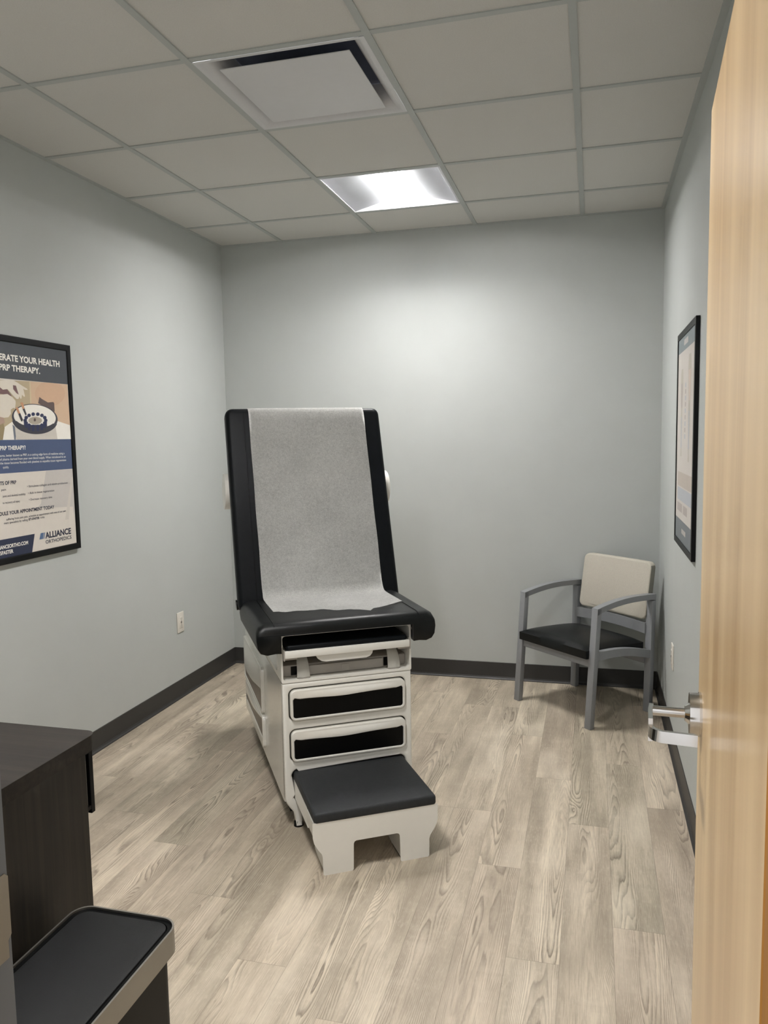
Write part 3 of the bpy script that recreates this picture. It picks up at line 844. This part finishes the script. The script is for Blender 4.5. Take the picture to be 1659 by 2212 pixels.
LB = thing('framed_poster', 'black framed blue and white medical poster with an injection photo on the left wall', 'poster', (XL, 0, 0), 0, 'framed wall posters')
y0, y1, z0, z1, fw, fd = 0.058, 0.700, 1.008, 1.937, 0.028, 0.020
bm = BM()
prism(bm, [(y0, z0), (y1, z0), (y1, z1), (y0, z1)], 'x', .001, fd, holes=[[(y0 + fw, z0 + fw), (y1 - fw, z0 + fw), (y1 - fw, z1 - fw), (y0 + fw, z1 - fw)]])
bmesh.ops.bevel(bm, geom=[e for e in bm.edges if all(v.co.x > fd - .001 for v in e.verts) and e.calc_face_angle(0) > 1], offset=.004, segments=2, profile=.5, affect='EDGES')
finish('frame', bm, M['blackframe'], LB)
bm = BM(); box(bm, .002, .0155, y0 + fw - .004, y1 - fw + .004, z0 + fw - .004, z1 - fw + .004); finish('poster_print', bm, PC['sheet'], LB)
pl = lambda off: .0155 + off
ya, yb = y0 + fw, y1 - fw
def rect(a, b, c, d): return [(a, c), (b, c), (b, d), (a, d)]
bm = BM()
flat(bm, rect(ya, yb, 1.7605, z1 - fw), pl, .0002, 0)
flat(bm, rect(ya, yb, 1.378, 1.513), pl, .0002, 1)
flat(bm, [(.492, 1.377), (yb, 1.377), (yb, 1.12), (.660, 1.205), (.42, 1.22), (.447, 1.236)], pl, .0002, 3)
flat(bm, [(ya, z0 + fw), (.375, z0 + fw), (.397, 1.112), (ya, 1.112)], pl, .0003, 2)
flat(bm, [(.6, 1.15), (.66, 1.34), (.672, 1.34), (.625, 1.15)], pl, .0003, 4)
finish('colour_panels', bm, [PC['head'], PC['blue'], PC['navyfoot'], PC['band'], PC['offwhite']], LB)
bm = BM()
kt = dict(plane=pl, off=.0006)
lettering(bm, 'REGENERATE YOUR HEALTH', .254, .622, 1.8345, .0255, shown='ERATE YOUR HEALTH', bold=.032, **kt)
lettering(bm, 'WITH PRP THERAPY.', .250, .491, 1.7945, .0245, shown='PRP THERAPY.', bold=.032, **kt)
finish('headline_lettering', bm, PC['white'], LB)
bm = BM()
lettering(bm, 'WHAT IS PRP THERAPY?', .227, .374, 1.4725, .0165, shown='PRP THERAPY?', bold=.028, **kt)
lettering(bm, 'plasma, better known as PRP, is a cutting edge form of medicine using a', .222, .621, 1.4455, .0095, shown='asma, better known as PRP, is a cutting edge form of medicine using a', bold=.003, **kt)
lettering(bm, 'of plasma derived from your own blood supply. When introduced to an', .222, .628, 1.4305, .0095, bold=.003, **kt)
lettering(bm, 'the tissue becomes flooded with platelets to expedite tissue regeneration', .222, .630, 1.4150, .0095, bold=.003, **kt)
lettering(bm, 'quickly.', .236, .269, 1.3985, .0095, bold=.003, **kt)
finish('body_lettering', bm, PC['white'], LB)
bm = BM()
lettering(bm, 'BENEFITS OF PRP', .214, .306, 1.3320, .0145, shown='TS OF PRP', bold=.028, **kt)
finish('benefits_heading', bm, PC['ink'], LB); bm = BM()
lettering(bm, 'SCHEDULE YOUR APPOINTMENT TODAY', .201, .532, 1.2090, .0145, shown='DULE YOUR APPOINTMENT TODAY', bold=.028, **kt)
finish('appointment_heading', bm, PC['ink'], LB); bm = BM()
lettering(bm, '877-5FASTER', .365, .432, 1.1730, .0095, bold=.032, **kt)
finish('phone_lettering', bm, PC['ink'], LB); bm = BM()
for s_, a, b, z in (('\u2022 Stimulates collagen and elastin production', .369, .632, 1.3125), ('\u2022 Aids in tissue regeneration', .372, .538, 1.2840), ('\u2022 Decrease recovery time', .375, .521, 1.2560),
                   ('pain', .218, .245, 1.3085), ('joint and skeletal mobility', .224, .356, 1.2820), ('te recovery of injury', .222, .321, 1.2550),
                   (None,)*4, ('suffering from joint pain, schedule an appointment with one of our pain', .236, .608, 1.1865), ('ment specialists by calling', .222, .359, 1.1725), ('today.', .437, .467, 1.1735)):
    if s_ is None: finish('bullet_lettering', bm, PC['ink'], LB); bm = BM(); continue
    lettering(bm, s_, a, b, z, .0088, bold=.003, **kt)
finish('small_print', bm, PC['ink'], LB); bm = BM()
lettering(bm, 'ALLIANCE', .462, .636, 1.0835, .0265, bold=.032, **kt)
lettering(bm, 'ORTHOPEDICS', .462, .637, 1.0600, .0150, bold=.012, **kt)
finish('logo_lettering', bm, PC['ink'], LB)
bm = BM()
lettering(bm, 'ALLIANCEORTHO.COM', .193, .353, 1.0735, .0150, shown='ANCEORTHO.COM', bold=.028, **kt)
lettering(bm, '877-5FASTER', .190, .264, 1.0505, .0150, shown='5FASTER', bold=.028, **kt)
finish('footer_lettering', bm, PC['white'], LB)
bm = BM()
flat(bm, [(.424, 1.0835), (.446, 1.0835), (.454, 1.110), (.434, 1.110)], pl, .0006); flat(bm, [(.449, 1.0835), (.4545, 1.0835), (.4625, 1.110), (.457, 1.110)], pl, .0006)
finish('logo_bars', bm, PC['steelblue'], LB)
ART = [('tan', [(0.2493, 1.7535), (0.4239, 1.7584), (0.4186, 1.6644), (0.3274, 1.5138), (0.2278, 1.5126)]), ('peach', [(0.4239, 1.7584), (0.6681, 1.7601), (0.6804, 1.577), (0.5896, 1.5928), (0.4186, 1.6644)]), ('peach_dark', [(0.6486, 1.7175), (0.6449, 1.7048), (0.6362, 1.6926), (0.6229, 1.6815), (0.6058, 1.672), (0.5859, 1.6648), (0.5642, 1.66), (0.5419, 1.6579), (0.5201, 1.6585), (0.4999, 1.6619), (0.4823, 1.6677), (0.4679, 1.6756), (0.4576, 1.6853), (0.4516, 1.6963), (0.4503, 1.7081), (0.4537, 1.7201), (0.4617, 1.7317), (0.4738, 1.7425), (0.4897, 1.7519), (0.5085, 1.7594), (0.5295, 1.7647), (0.5515, 1.7674), (0.5736, 1.7674), (0.5946, 1.7647), (0.6134, 1.7592), (0.629, 1.7513), (0.6404, 1.7414), (0.6471, 1.7299)]), ('cream', [(0.4208, 1.7582), (0.4285, 1.7587), (0.4265, 1.6668), (0.4173, 1.6665)]), ('white', [(0.583, 1.5949), (0.6714, 1.5757), (0.6747, 1.5119), (0.2445, 1.5135), (0.2574, 1.564), (0.3079, 1.5889)]), ('bluegrey', [(0.3054, 1.5766), (0.3259, 1.5624), (0.3186, 1.5138), (0.3099, 1.5139)]), ('offwhite', [(0.3177, 1.5685), (0.5708, 1.5704), (0.5793, 1.5138), (0.3216, 1.5138)]), ('brown', [(0.4774, 1.6955), (0.4926, 1.6875), (0.5302, 1.6738), (0.5651, 1.6773), (0.5713, 1.672), (0.5714, 1.6345), (0.5406, 1.6425), (0.4671, 1.6683)]), ('charcoal', [(0.5878, 1.5966), (0.5835, 1.587), (0.5755, 1.5779), (0.5642, 1.5695), (0.5498, 1.562), (0.5327, 1.5557), (0.5135, 1.5507), (0.4927, 1.5471), (0.4708, 1.545), (0.4485, 1.5443), (0.4262, 1.5452), (0.4046, 1.5475), (0.3841, 1.5511), (0.3652, 1.556), (0.3483, 1.562), (0.3338, 1.569), (0.322, 1.5768), (0.313, 1.5852), (0.3071, 1.5939), (0.3044, 1.603), (0.3049, 1.612), (0.3086, 1.6209), (0.3155, 1.6294), (0.3254, 1.6374), (0.338, 1.6446), (0.3533, 1.6509), (0.3707, 1.6562), (0.3901, 1.6603), (0.4109, 1.663), (0.4327, 1.6644), (0.4549, 1.6643), (0.4771, 1.6628), (0.4987, 1.6597), (0.5191, 1.6553), (0.5377, 1.6495), (0.554, 1.6425), (0.5676, 1.6344), (0.578, 1.6256), (0.585, 1.6162), (0.5883, 1.6064)]), ('white', [(0.5755, 1.6017), (0.5716, 1.5933), (0.5645, 1.5854), (0.5543, 1.5781), (0.5412, 1.5716), (0.5257, 1.5661), (0.5082, 1.5617), (0.4892, 1.5585), (0.4692, 1.5567), (0.4488, 1.5561), (0.4284, 1.5569), (0.4085, 1.5589), (0.3896, 1.5621), (0.3722, 1.5664), (0.3566, 1.5716), (0.3432, 1.5778), (0.3322, 1.5846), (0.3239, 1.5919), (0.3184, 1.5997), (0.3158, 1.6076), (0.3161, 1.6155), (0.3195, 1.6233), (0.3257, 1.6308), (0.3347, 1.6378), (0.3463, 1.6441), (0.3603, 1.6496), (0.3763, 1.6542), (0.3941, 1.6577), (0.4131, 1.6601), (0.4331, 1.6613), (0.4535, 1.6611), (0.4739, 1.6597), (0.4936, 1.657), (0.5123, 1.653), (0.5293, 1.6479), (0.5443, 1.6418), (0.5567, 1.6348), (0.5663, 1.627), (0.5727, 1.6188), (0.5758, 1.6103)]), ('charcoal', [(0.5824, 1.5815), (0.5782, 1.5758), (0.5727, 1.5704), (0.5661, 1.5653), (0.5583, 1.5604), (0.5495, 1.5559), (0.5398, 1.5518), (0.5293, 1.5481), (0.518, 1.5448), (0.5061, 1.5421), (0.4937, 1.5398), (0.481, 1.5381), (0.4679, 1.5369), (0.4547, 1.5362), (0.4415, 1.5361), (0.4283, 1.5365), (0.4154, 1.5374), (0.4028, 1.5388), (0.3906, 1.5407), (0.3788, 1.5431), (0.3677, 1.5459), (0.3573, 1.5491), (0.3476, 1.5528), (0.3388, 1.5567), (0.3308, 1.561), (0.3238, 1.5656), (0.3178, 1.5704), (0.3129, 1.5754), (0.309, 1.5806), (0.3062, 1.5859), (0.3045, 1.5913)]), ('white', [(0.5751, 1.6023), (0.5718, 1.5954), (0.5653, 1.5889), (0.5556, 1.5829), (0.5431, 1.5776), (0.5281, 1.573), (0.5111, 1.5694), (0.4925, 1.5668), (0.4728, 1.5652), (0.4525, 1.5647), (0.4323, 1.5653), (0.4125, 1.5669), (0.3936, 1.5694), (0.376, 1.5729), (0.3603, 1.5772), (0.3466, 1.5822), (0.3353, 1.5877), (0.3266, 1.5937), (0.3206, 1.6), (0.3176, 1.6065), (0.3174, 1.613), (0.3203, 1.6193), (0.326, 1.6254), (0.3345, 1.6312), (0.3456, 1.6363), (0.3591, 1.6409), (0.3747, 1.6447), (0.392, 1.6476), (0.4108, 1.6496), (0.4305, 1.6506), (0.4507, 1.6505), (0.4709, 1.6494), (0.4906, 1.6472), (0.5093, 1.644), (0.5265, 1.6399), (0.5417, 1.6349), (0.5544, 1.6292), (0.5644, 1.6229), (0.5713, 1.6162), (0.5749, 1.6093)]), ('charcoal', [(0.3699, 1.5752), (0.5167, 1.5766), (0.5098, 1.5525), (0.4362, 1.5481), (0.3787, 1.5564)]), ('navy', [(0.5204, 1.5962), (0.519, 1.5928), (0.5155, 1.59), (0.5106, 1.5884), (0.5054, 1.5884), (0.5009, 1.5898), (0.4979, 1.5925), (0.4971, 1.5959), (0.4985, 1.5993), (0.502, 1.602), (0.5068, 1.6036), (0.512, 1.6037), (0.5166, 1.6023), (0.5196, 1.5996)]), ('navy', [(0.4997, 1.5959), (0.5178, 1.5962), (0.5147, 1.5754), (0.4991, 1.5753)]), ('navy', [(0.5128, 1.5843), (0.5113, 1.5809), (0.5078, 1.5781), (0.503, 1.5766), (0.4978, 1.5765), (0.4933, 1.578), (0.4904, 1.5807), (0.4895, 1.584), (0.491, 1.5874), (0.4944, 1.5902), (0.4992, 1.5918), (0.5044, 1.5918), (0.5089, 1.5904), (0.5119, 1.5877)]), ('navy', [(0.4921, 1.5841), (0.5102, 1.5843), (0.5071, 1.5636), (0.4916, 1.5635)]), ('navy', [(0.4935, 1.5747), (0.4921, 1.5713), (0.4886, 1.5685), (0.4839, 1.567), (0.4788, 1.567), (0.4743, 1.5684), (0.4714, 1.5711), (0.4705, 1.5745), (0.4719, 1.5778), (0.4754, 1.5806), (0.4801, 1.5821), (0.4852, 1.5822), (0.4897, 1.5807), (0.4927, 1.578)]), ('navy', [(0.4731, 1.5745), (0.491, 1.5746), (0.4879, 1.554), (0.4725, 1.554)]), ('navy', [(0.4668, 1.5692), (0.4654, 1.5659), (0.462, 1.5631), (0.4573, 1.5616), (0.4523, 1.5616), (0.4479, 1.5631), (0.445, 1.5657), (0.4442, 1.5691), (0.4456, 1.5724), (0.4489, 1.5751), (0.4536, 1.5766), (0.4586, 1.5767), (0.4631, 1.5752), (0.466, 1.5726)]), ('navy', [(0.4467, 1.5691), (0.4643, 1.5692), (0.4612, 1.5488), (0.4461, 1.5488)]), ('navy', [(0.4381, 1.569), (0.4367, 1.5657), (0.4334, 1.563), (0.4288, 1.5615), (0.4238, 1.5614), (0.4195, 1.5629), (0.4166, 1.5655), (0.4158, 1.5688), (0.4172, 1.5722), (0.4205, 1.5749), (0.4251, 1.5764), (0.4301, 1.5764), (0.4345, 1.575), (0.4373, 1.5723)]), ('navy', [(0.4183, 1.5689), (0.4357, 1.569), (0.4326, 1.5487), (0.4178, 1.5487)]), ('navy', [(0.4132, 1.5739), (0.4118, 1.5706), (0.4085, 1.5679), (0.4039, 1.5664), (0.399, 1.5664), (0.3948, 1.5678), (0.392, 1.5705), (0.3912, 1.5737), (0.3925, 1.577), (0.3958, 1.5797), (0.4003, 1.5812), (0.4052, 1.5813), (0.4095, 1.5799), (0.4123, 1.5772)]), ('navy', [(0.3936, 1.5738), (0.4107, 1.5739), (0.4077, 1.5538), (0.393, 1.5538)]), ('navy', [(0.3966, 1.5829), (0.3952, 1.5796), (0.3919, 1.577), (0.3874, 1.5755), (0.3826, 1.5754), (0.3784, 1.5768), (0.3756, 1.5794), (0.3748, 1.5827), (0.3762, 1.586), (0.3794, 1.5886), (0.3839, 1.5902), (0.3887, 1.5902), (0.393, 1.5888), (0.3958, 1.5862)]), ('navy', [(0.3772, 1.5827), (0.3941, 1.5829), (0.3912, 1.5629), (0.3767, 1.5628)]), ('navy', [(0.3914, 1.5943), (0.39, 1.591), (0.3868, 1.5883), (0.3823, 1.5868), (0.3775, 1.5867), (0.3733, 1.5881), (0.3705, 1.5907), (0.3697, 1.594), (0.3711, 1.5972), (0.3743, 1.5999), (0.3788, 1.6014), (0.3836, 1.6015), (0.3878, 1.6001), (0.3906, 1.5976)]), ('navy', [(0.3721, 1.594), (0.389, 1.5943), (0.386, 1.5743), (0.3716, 1.5741)]), ('navy', [(0.3986, 1.6058), (0.3972, 1.6025), (0.3939, 1.5998), (0.3894, 1.5983), (0.3846, 1.5982), (0.3804, 1.5996), (0.3776, 1.6022), (0.3768, 1.6054), (0.3782, 1.6087), (0.3814, 1.6114), (0.3859, 1.6129), (0.3907, 1.613), (0.395, 1.6117), (0.3978, 1.6091)]), ('navy', [(0.4168, 1.6153), (0.4154, 1.612), (0.4121, 1.6093), (0.4076, 1.6077), (0.4027, 1.6077), (0.3984, 1.609), (0.3956, 1.6116), (0.3948, 1.6149), (0.3962, 1.6182), (0.3995, 1.6209), (0.404, 1.6225), (0.4089, 1.6226), (0.4132, 1.6212), (0.416, 1.6186)]), ('navy', [(0.4427, 1.621), (0.4413, 1.6177), (0.438, 1.6149), (0.4334, 1.6134), (0.4284, 1.6133), (0.4241, 1.6146), (0.4212, 1.6172), (0.4204, 1.6205), (0.4218, 1.6239), (0.4251, 1.6266), (0.4297, 1.6282), (0.4347, 1.6283), (0.439, 1.6269), (0.4419, 1.6243)]), ('navy', [(0.4714, 1.6217), (0.47, 1.6183), (0.4666, 1.6155), (0.4619, 1.6139), (0.4569, 1.6138), (0.4525, 1.6152), (0.4496, 1.6178), (0.4487, 1.6212), (0.4502, 1.6245), (0.4535, 1.6273), (0.4582, 1.6289), (0.4633, 1.629), (0.4677, 1.6276), (0.4706, 1.625)]), ('navy', [(0.4973, 1.617), (0.4958, 1.6136), (0.4924, 1.6108), (0.4876, 1.6093), (0.4825, 1.6092), (0.478, 1.6106), (0.4751, 1.6132), (0.4742, 1.6165), (0.4757, 1.6199), (0.4791, 1.6227), (0.4838, 1.6243), (0.4889, 1.6244), (0.4934, 1.623), (0.4964, 1.6204)]), ('navy', [(0.5149, 1.6079), (0.5134, 1.6045), (0.5099, 1.6017), (0.5051, 1.6001), (0.4999, 1.6001), (0.4954, 1.6015), (0.4924, 1.6042), (0.4916, 1.6075), (0.493, 1.6109), (0.4965, 1.6137), (0.5013, 1.6153), (0.5064, 1.6154), (0.511, 1.614), (0.514, 1.6113)]), ('silver', [(0.4845, 1.5946), (0.4831, 1.591), (0.4796, 1.5875), (0.4742, 1.5844), (0.4672, 1.5818), (0.4589, 1.5797), (0.4498, 1.5785), (0.4404, 1.578), (0.4311, 1.5783), (0.4223, 1.5794), (0.4146, 1.5812), (0.4083, 1.5836), (0.4036, 1.5866), (0.4009, 1.5899), (0.4001, 1.5934), (0.4015, 1.5969), (0.4048, 1.6003), (0.41, 1.6034), (0.4168, 1.606), (0.4249, 1.6081), (0.4338, 1.6094), (0.4432, 1.61), (0.4526, 1.6098), (0.4615, 1.6087), (0.4694, 1.607), (0.4759, 1.6045), (0.4808, 1.6016), (0.4837, 1.5982)]), ('brown', [(0.4464, 1.5972), (0.4455, 1.5941), (0.4434, 1.5915), (0.4405, 1.5901), (0.4374, 1.59), (0.4348, 1.5914), (0.4331, 1.5939), (0.4327, 1.597), (0.4337, 1.6002), (0.4358, 1.6027), (0.4387, 1.6042), (0.4417, 1.6042), (0.4444, 1.6029), (0.446, 1.6004)]), ('orange', [(0.3587, 1.6675), (0.3736, 1.6681), (0.3811, 1.6443), (0.3696, 1.6398)]), ('charcoal', [(0.3696, 1.6398), (0.3811, 1.6443), (0.3918, 1.6195), (0.3844, 1.6141)]), ('orange', [(0.3279, 1.6448), (0.3407, 1.6473), (0.3533, 1.6238), (0.342, 1.6194)]), ('charcoal', [(0.342, 1.6194), (0.3533, 1.6238), (0.3678, 1.596), (0.3605, 1.5876), (0.3544, 1.5927)]), ('maroon', [(0.247, 1.7284), (0.2801, 1.7242), (0.3112, 1.6913), (0.2719, 1.6956), (0.2443, 1.6983)]), ('glove', [(0.2491, 1.7515), (0.32, 1.758), (0.3482, 1.7485), (0.3738, 1.7376), (0.4028, 1.7268), (0.4069, 1.7217), (0.3902, 1.7209), (0.3802, 1.7255), (0.3879, 1.6947), (0.3816, 1.6913), (0.3705, 1.7001), (0.3661, 1.6844), (0.3586, 1.683), (0.3551, 1.6932), (0.3481, 1.6816), (0.3364, 1.6811), (0.3199, 1.6917), (0.288, 1.7186), (0.2625, 1.7152), (0.2467, 1.7244)]), ('maroon', [(0.321, 1.7367), (0.3383, 1.7356), (0.3512, 1.6992), (0.3385, 1.7048), (0.321, 1.7203)]), ('glove', [(0.244, 1.6943), (0.2863, 1.6993), (0.3138, 1.6873), (0.3299, 1.6736), (0.3304, 1.6634), (0.3241, 1.6406), (0.3157, 1.6444), (0.2992, 1.6358), (0.2991, 1.6195), (0.2836, 1.6049), (0.258, 1.6024), (0.2361, 1.606)]), ('skin', [(0.2361, 1.606), (0.258, 1.6024), (0.2618, 1.5822), (0.2499, 1.574), (0.2333, 1.5739)]), ('olive', [(0.2333, 1.5739), (0.2532, 1.5801), (0.2586, 1.562), (0.2445, 1.5135), (0.2278, 1.5126)])]

names = sorted({a for a, _ in ART}); bm = BM()
for i_, (c_, p_) in enumerate(ART):
    p_ = [(min(max(y, ya), yb), min(max(z, 1.5135), 1.7600)) for y, z in p_]
    q_ = []
    for pt in p_:
        if not q_ or (abs(pt[0] - q_[-1][0]) + abs(pt[1] - q_[-1][1])) > 1e-5: q_.append(pt)
    if len(q_) > 2: flat(bm, q_, pl, .0004 + .000025 * i_, names.index(c_))
flat(bm, rect(ya, .232, 1.5135, 1.7600), pl, .0003, names.index('tan'))
flat(bm, [(.10, 1.60), (.16, 1.585), (.235, 1.60), (.235, 1.735), (.17, 1.745), (.11, 1.70)], pl, .00035, names.index('glove'))
finish('printed_photo', bm, [PC[n_] for n_ in names], LB)

RB = thing('framed_poster', 'black framed glare-paled anatomy poster with leg figures on the right wall', 'poster', (XR, 0, 0), 0, 'framed wall posters')
y0, y1, z0, z1, fd = 0.668, 1.305, 1.013, 1.918, 0.016
fw = .026
bm = BM()
prism(bm, [(y0, z0), (y1, z0), (y1, z1), (y0, z1)], 'x', -fd, -.001, holes=[[(y0 + fw, z0 + fw), (y1 - fw, z0 + fw), (y1 - fw, z1 - fw), (y0 + fw, z1 - fw)]])
finish('frame', bm, M['blackframe'], RB)
bm = BM(); box(bm, -.0125, -.002, y0 + fw - .004, y1 - fw + .004, z0 + fw - .004, z1 - fw + .004); finish('poster_print', bm, PC['pale'], RB)
pr = lambda off: -.0125 - off
ya, yb = y0 + fw, y1 - fw
def Y(u): return yb - u * (yb - ya)          # u runs left to right as read
bm = BM()
bm.free()
for nm_, rc_, c_ in (('header_band', (ya, yb, 1.832, z1 - fw), 'greyblue'), ('footer_band', (ya, yb, z0 + fw, 1.128), 'foot'),
                     ('text_panel', (Y(.96), Y(.10), 1.268, 1.328), 'glarebrown'), ('text_panel', (Y(.96), Y(.10), 1.208, 1.262), 'glareblue'),
                     ('small_picture', (Y(.42), Y(.10), 1.160, 1.196), 'glaretext'), ('small_picture', (Y(.72), Y(.48), 1.160, 1.196), 'glaretext')):
    bm = BM(); flat(bm, rect(*rc_), pr, .0002); finish(nm_, bm, PC[c_], RB)
bm = BM()
def figure(u, s, zt, zb):
    """a glare-paled standing leg: hip, thigh, knee, calf and foot"""
    prof_ = [(0, .30), (.05, .42), (.12, .50), (.25, .44), (.40, .30), (.47, .27), (.52, .30), (.60, .33), (.70, .26), (.85, .15), (.92, .15), (.96, .22), (1, .30)]
    pts = [(Y(u + s * w_ * .16), zt + (zb - zt) * t_) for t_, w_ in prof_] + [(Y(u - s * w_ * .16 * (.7 if t_ > .9 else 1)), zt + (zb - zt) * t_) for t_, w_ in prof_[::-1]]
    return pts
flat(bm, figure(.27, 1, 1.760, 1.395), pr, .0002, 0); flat(bm, figure(.73, 1.1, 1.800, 1.380), pr, .0002, 0)
flat(bm, [(Y(.20), 1.70), (Y(.33), 1.70), (Y(.31), 1.60), (Y(.24), 1.60)], pr, .0003, 1); flat(bm, [(Y(.66), 1.74), (Y(.80), 1.74), (Y(.78), 1.62), (Y(.70), 1.62)], pr, .0003, 2)
flat(bm, rect(Y(.30), Y(.25), 1.43, 1.56), pr, .0003, 3); flat(bm, rect(Y(.75), Y(.70), 1.43, 1.58), pr, .0003, 3)
for i_ in range(9):
    zz = 1.47 + i_ * .026
    flat(bm, [(Y(.47), zz), (Y(.53), zz), (Y(.53), zz + .018), (Y(.47), zz + .018)], pr, .0002, 1 if i_ % 2 else 3)
finish('leg_figures', bm, [PC['glarebone'], PC['glaretext'], PC['glarepink'], PC['glareblue']], RB)
for u_, za_, zb_ in ((.36, 1.852, 1.876), (.42, 1.076, 1.096)):
    bm = BM()
    for i_ in range(5): flat(bm, rect(Y(u_ + .05 * i_ + .038), Y(u_ + .05 * i_), za_, zb_), pr, .0006)
    finish('faint_lettering', bm, PC['pale'], RB)

# ================================================================== CABINET AND COUNTERTOP
CT = thing('counter_cabinet', 'dark espresso woodgrain base cabinet at the left beside the doorway', 'cabinet', (XL + .005, YF + .004, 0))
cw, cd = .905 - (XL + .005), -1.109 - (YF + .004)
bm = BM()
box(bm, 0, .018, 0, cd, .09, .880); box(bm, cw - .019, cw, 0, cd, 0, .880, .0008, 1)
box(bm, .018, cw - .019, 0, .01, .09, .880); box(bm, .018, cw - .019, .01, cd - .001, .09, .108); box(bm, .018, cw - .019, .01, cd, .86, .880)
box(bm, 0.01, cw - .019, cd - .08, cd - .062, 0, .09)
finish('carcass', bm, M['espresso'], CT)
nd = 3; dw = (cw - .004) / nd
for i in range(nd):
    bm = BM(); xa = .002 + i * dw; box(bm, xa + .0015, xa + dw - .0015, cd + .001, cd + .020, .100, .877, .001, 1)
    dr = finish('cabinet_door', bm, M['espresso'], CT)
    xp = xa + dw - .028
    bm = BM()
    box(bm, xp - .004, xp + .004, cd + .020, cd + .064, .850, .858); box(bm, xp - .004, xp + .004, cd + .020, cd + .064, .728, .736)
    box(bm, xp - .005, xp + .005, cd + .060, cd + .072, .718, .868, .001, 1)
    finish('pull_handle', bm, M['black'], dr)
bm = BM()
pts = [(XL, YF + .002), (.926, YF + .002)] + [(.926 - .022 + .022 * math.cos(R(a)), -1.083 - .022 + .022 * math.sin(R(a))) for a in range(0, 91, 15)] + [(XL, -1.083)]
prism(bm, [(x + .001 if x == XL else x, y) for x, y in pts], 'z', .881, .914, bevel=.0)
bmesh.ops.bevel(bm, geom=[e for e in bm.edges if all(v.co.z > .913 for v in e.verts) and e.calc_face_angle(0) > .5], offset=.002, segments=2, profile=.5, affect='EDGES')
tag(finish('countertop', bm, M['espressotop']), 'dark woodgrain countertop with a rounded corner on the cabinet at the left', 'countertop')

# ================================================================== STEP BIN
TB = thing('trash_can', 'slim black step bin with a flat black lid and silver rim by the cabinet', 'trash can', (1.040, -1.375, 0))
hx_, hy_ = .111, .208
def rr2(a, b, r_, n=7): return rrect(-a, a, -b, b, r_, n)
bm = BM(); prism(bm, rr2(hx_ - .013, hy_ - .013, .030), 'z', .012, .552); finish('bin_body', bm, M['canbody'], TB, smooth=35)
bm = BM(); prism(bm, rr2(hx_, hy_, .036), 'z', .549, .5965, holes=[rr2(hx_ - .0035, hy_ - .0035, .033)])
finish('rim', bm, M['satin'], TB, smooth=35)
bm = BM(); prism(bm, rr2(hx_ - .004, hy_ - .004, .032), 'z', .560, .5925, holes=[rr2(hx_ - .012, hy_ - .012, .026)]); finish('lid_gasket', bm, M['black'], TB, smooth=35)
bm = BM(); prism(bm, rr2(hx_ - .0135, hy_ - .0135, .025), 'z', .560, .5950)
bmesh.ops.bevel(bm, geom=[e for e in bm.edges if all(v.co.z > .594 for v in e.verts) and e.calc_face_angle(0) > .5], offset=.003, segments=2, profile=.5, affect='EDGES')
finish('lid', bm, M['lid'], TB, smooth=35)
bm = BM(); prism(bm, rr2(hx_ - .010, hy_ - .010, .031), 'z', .0, .014); finish('base_ring', bm, M['black'], TB, smooth=35)
bm = BM(); box(bm, -.05, .05, -hy_ - .03, -hy_ + .02, .014, .024, .003, 2); finish('foot_pedal', bm, M['steel'], TB)
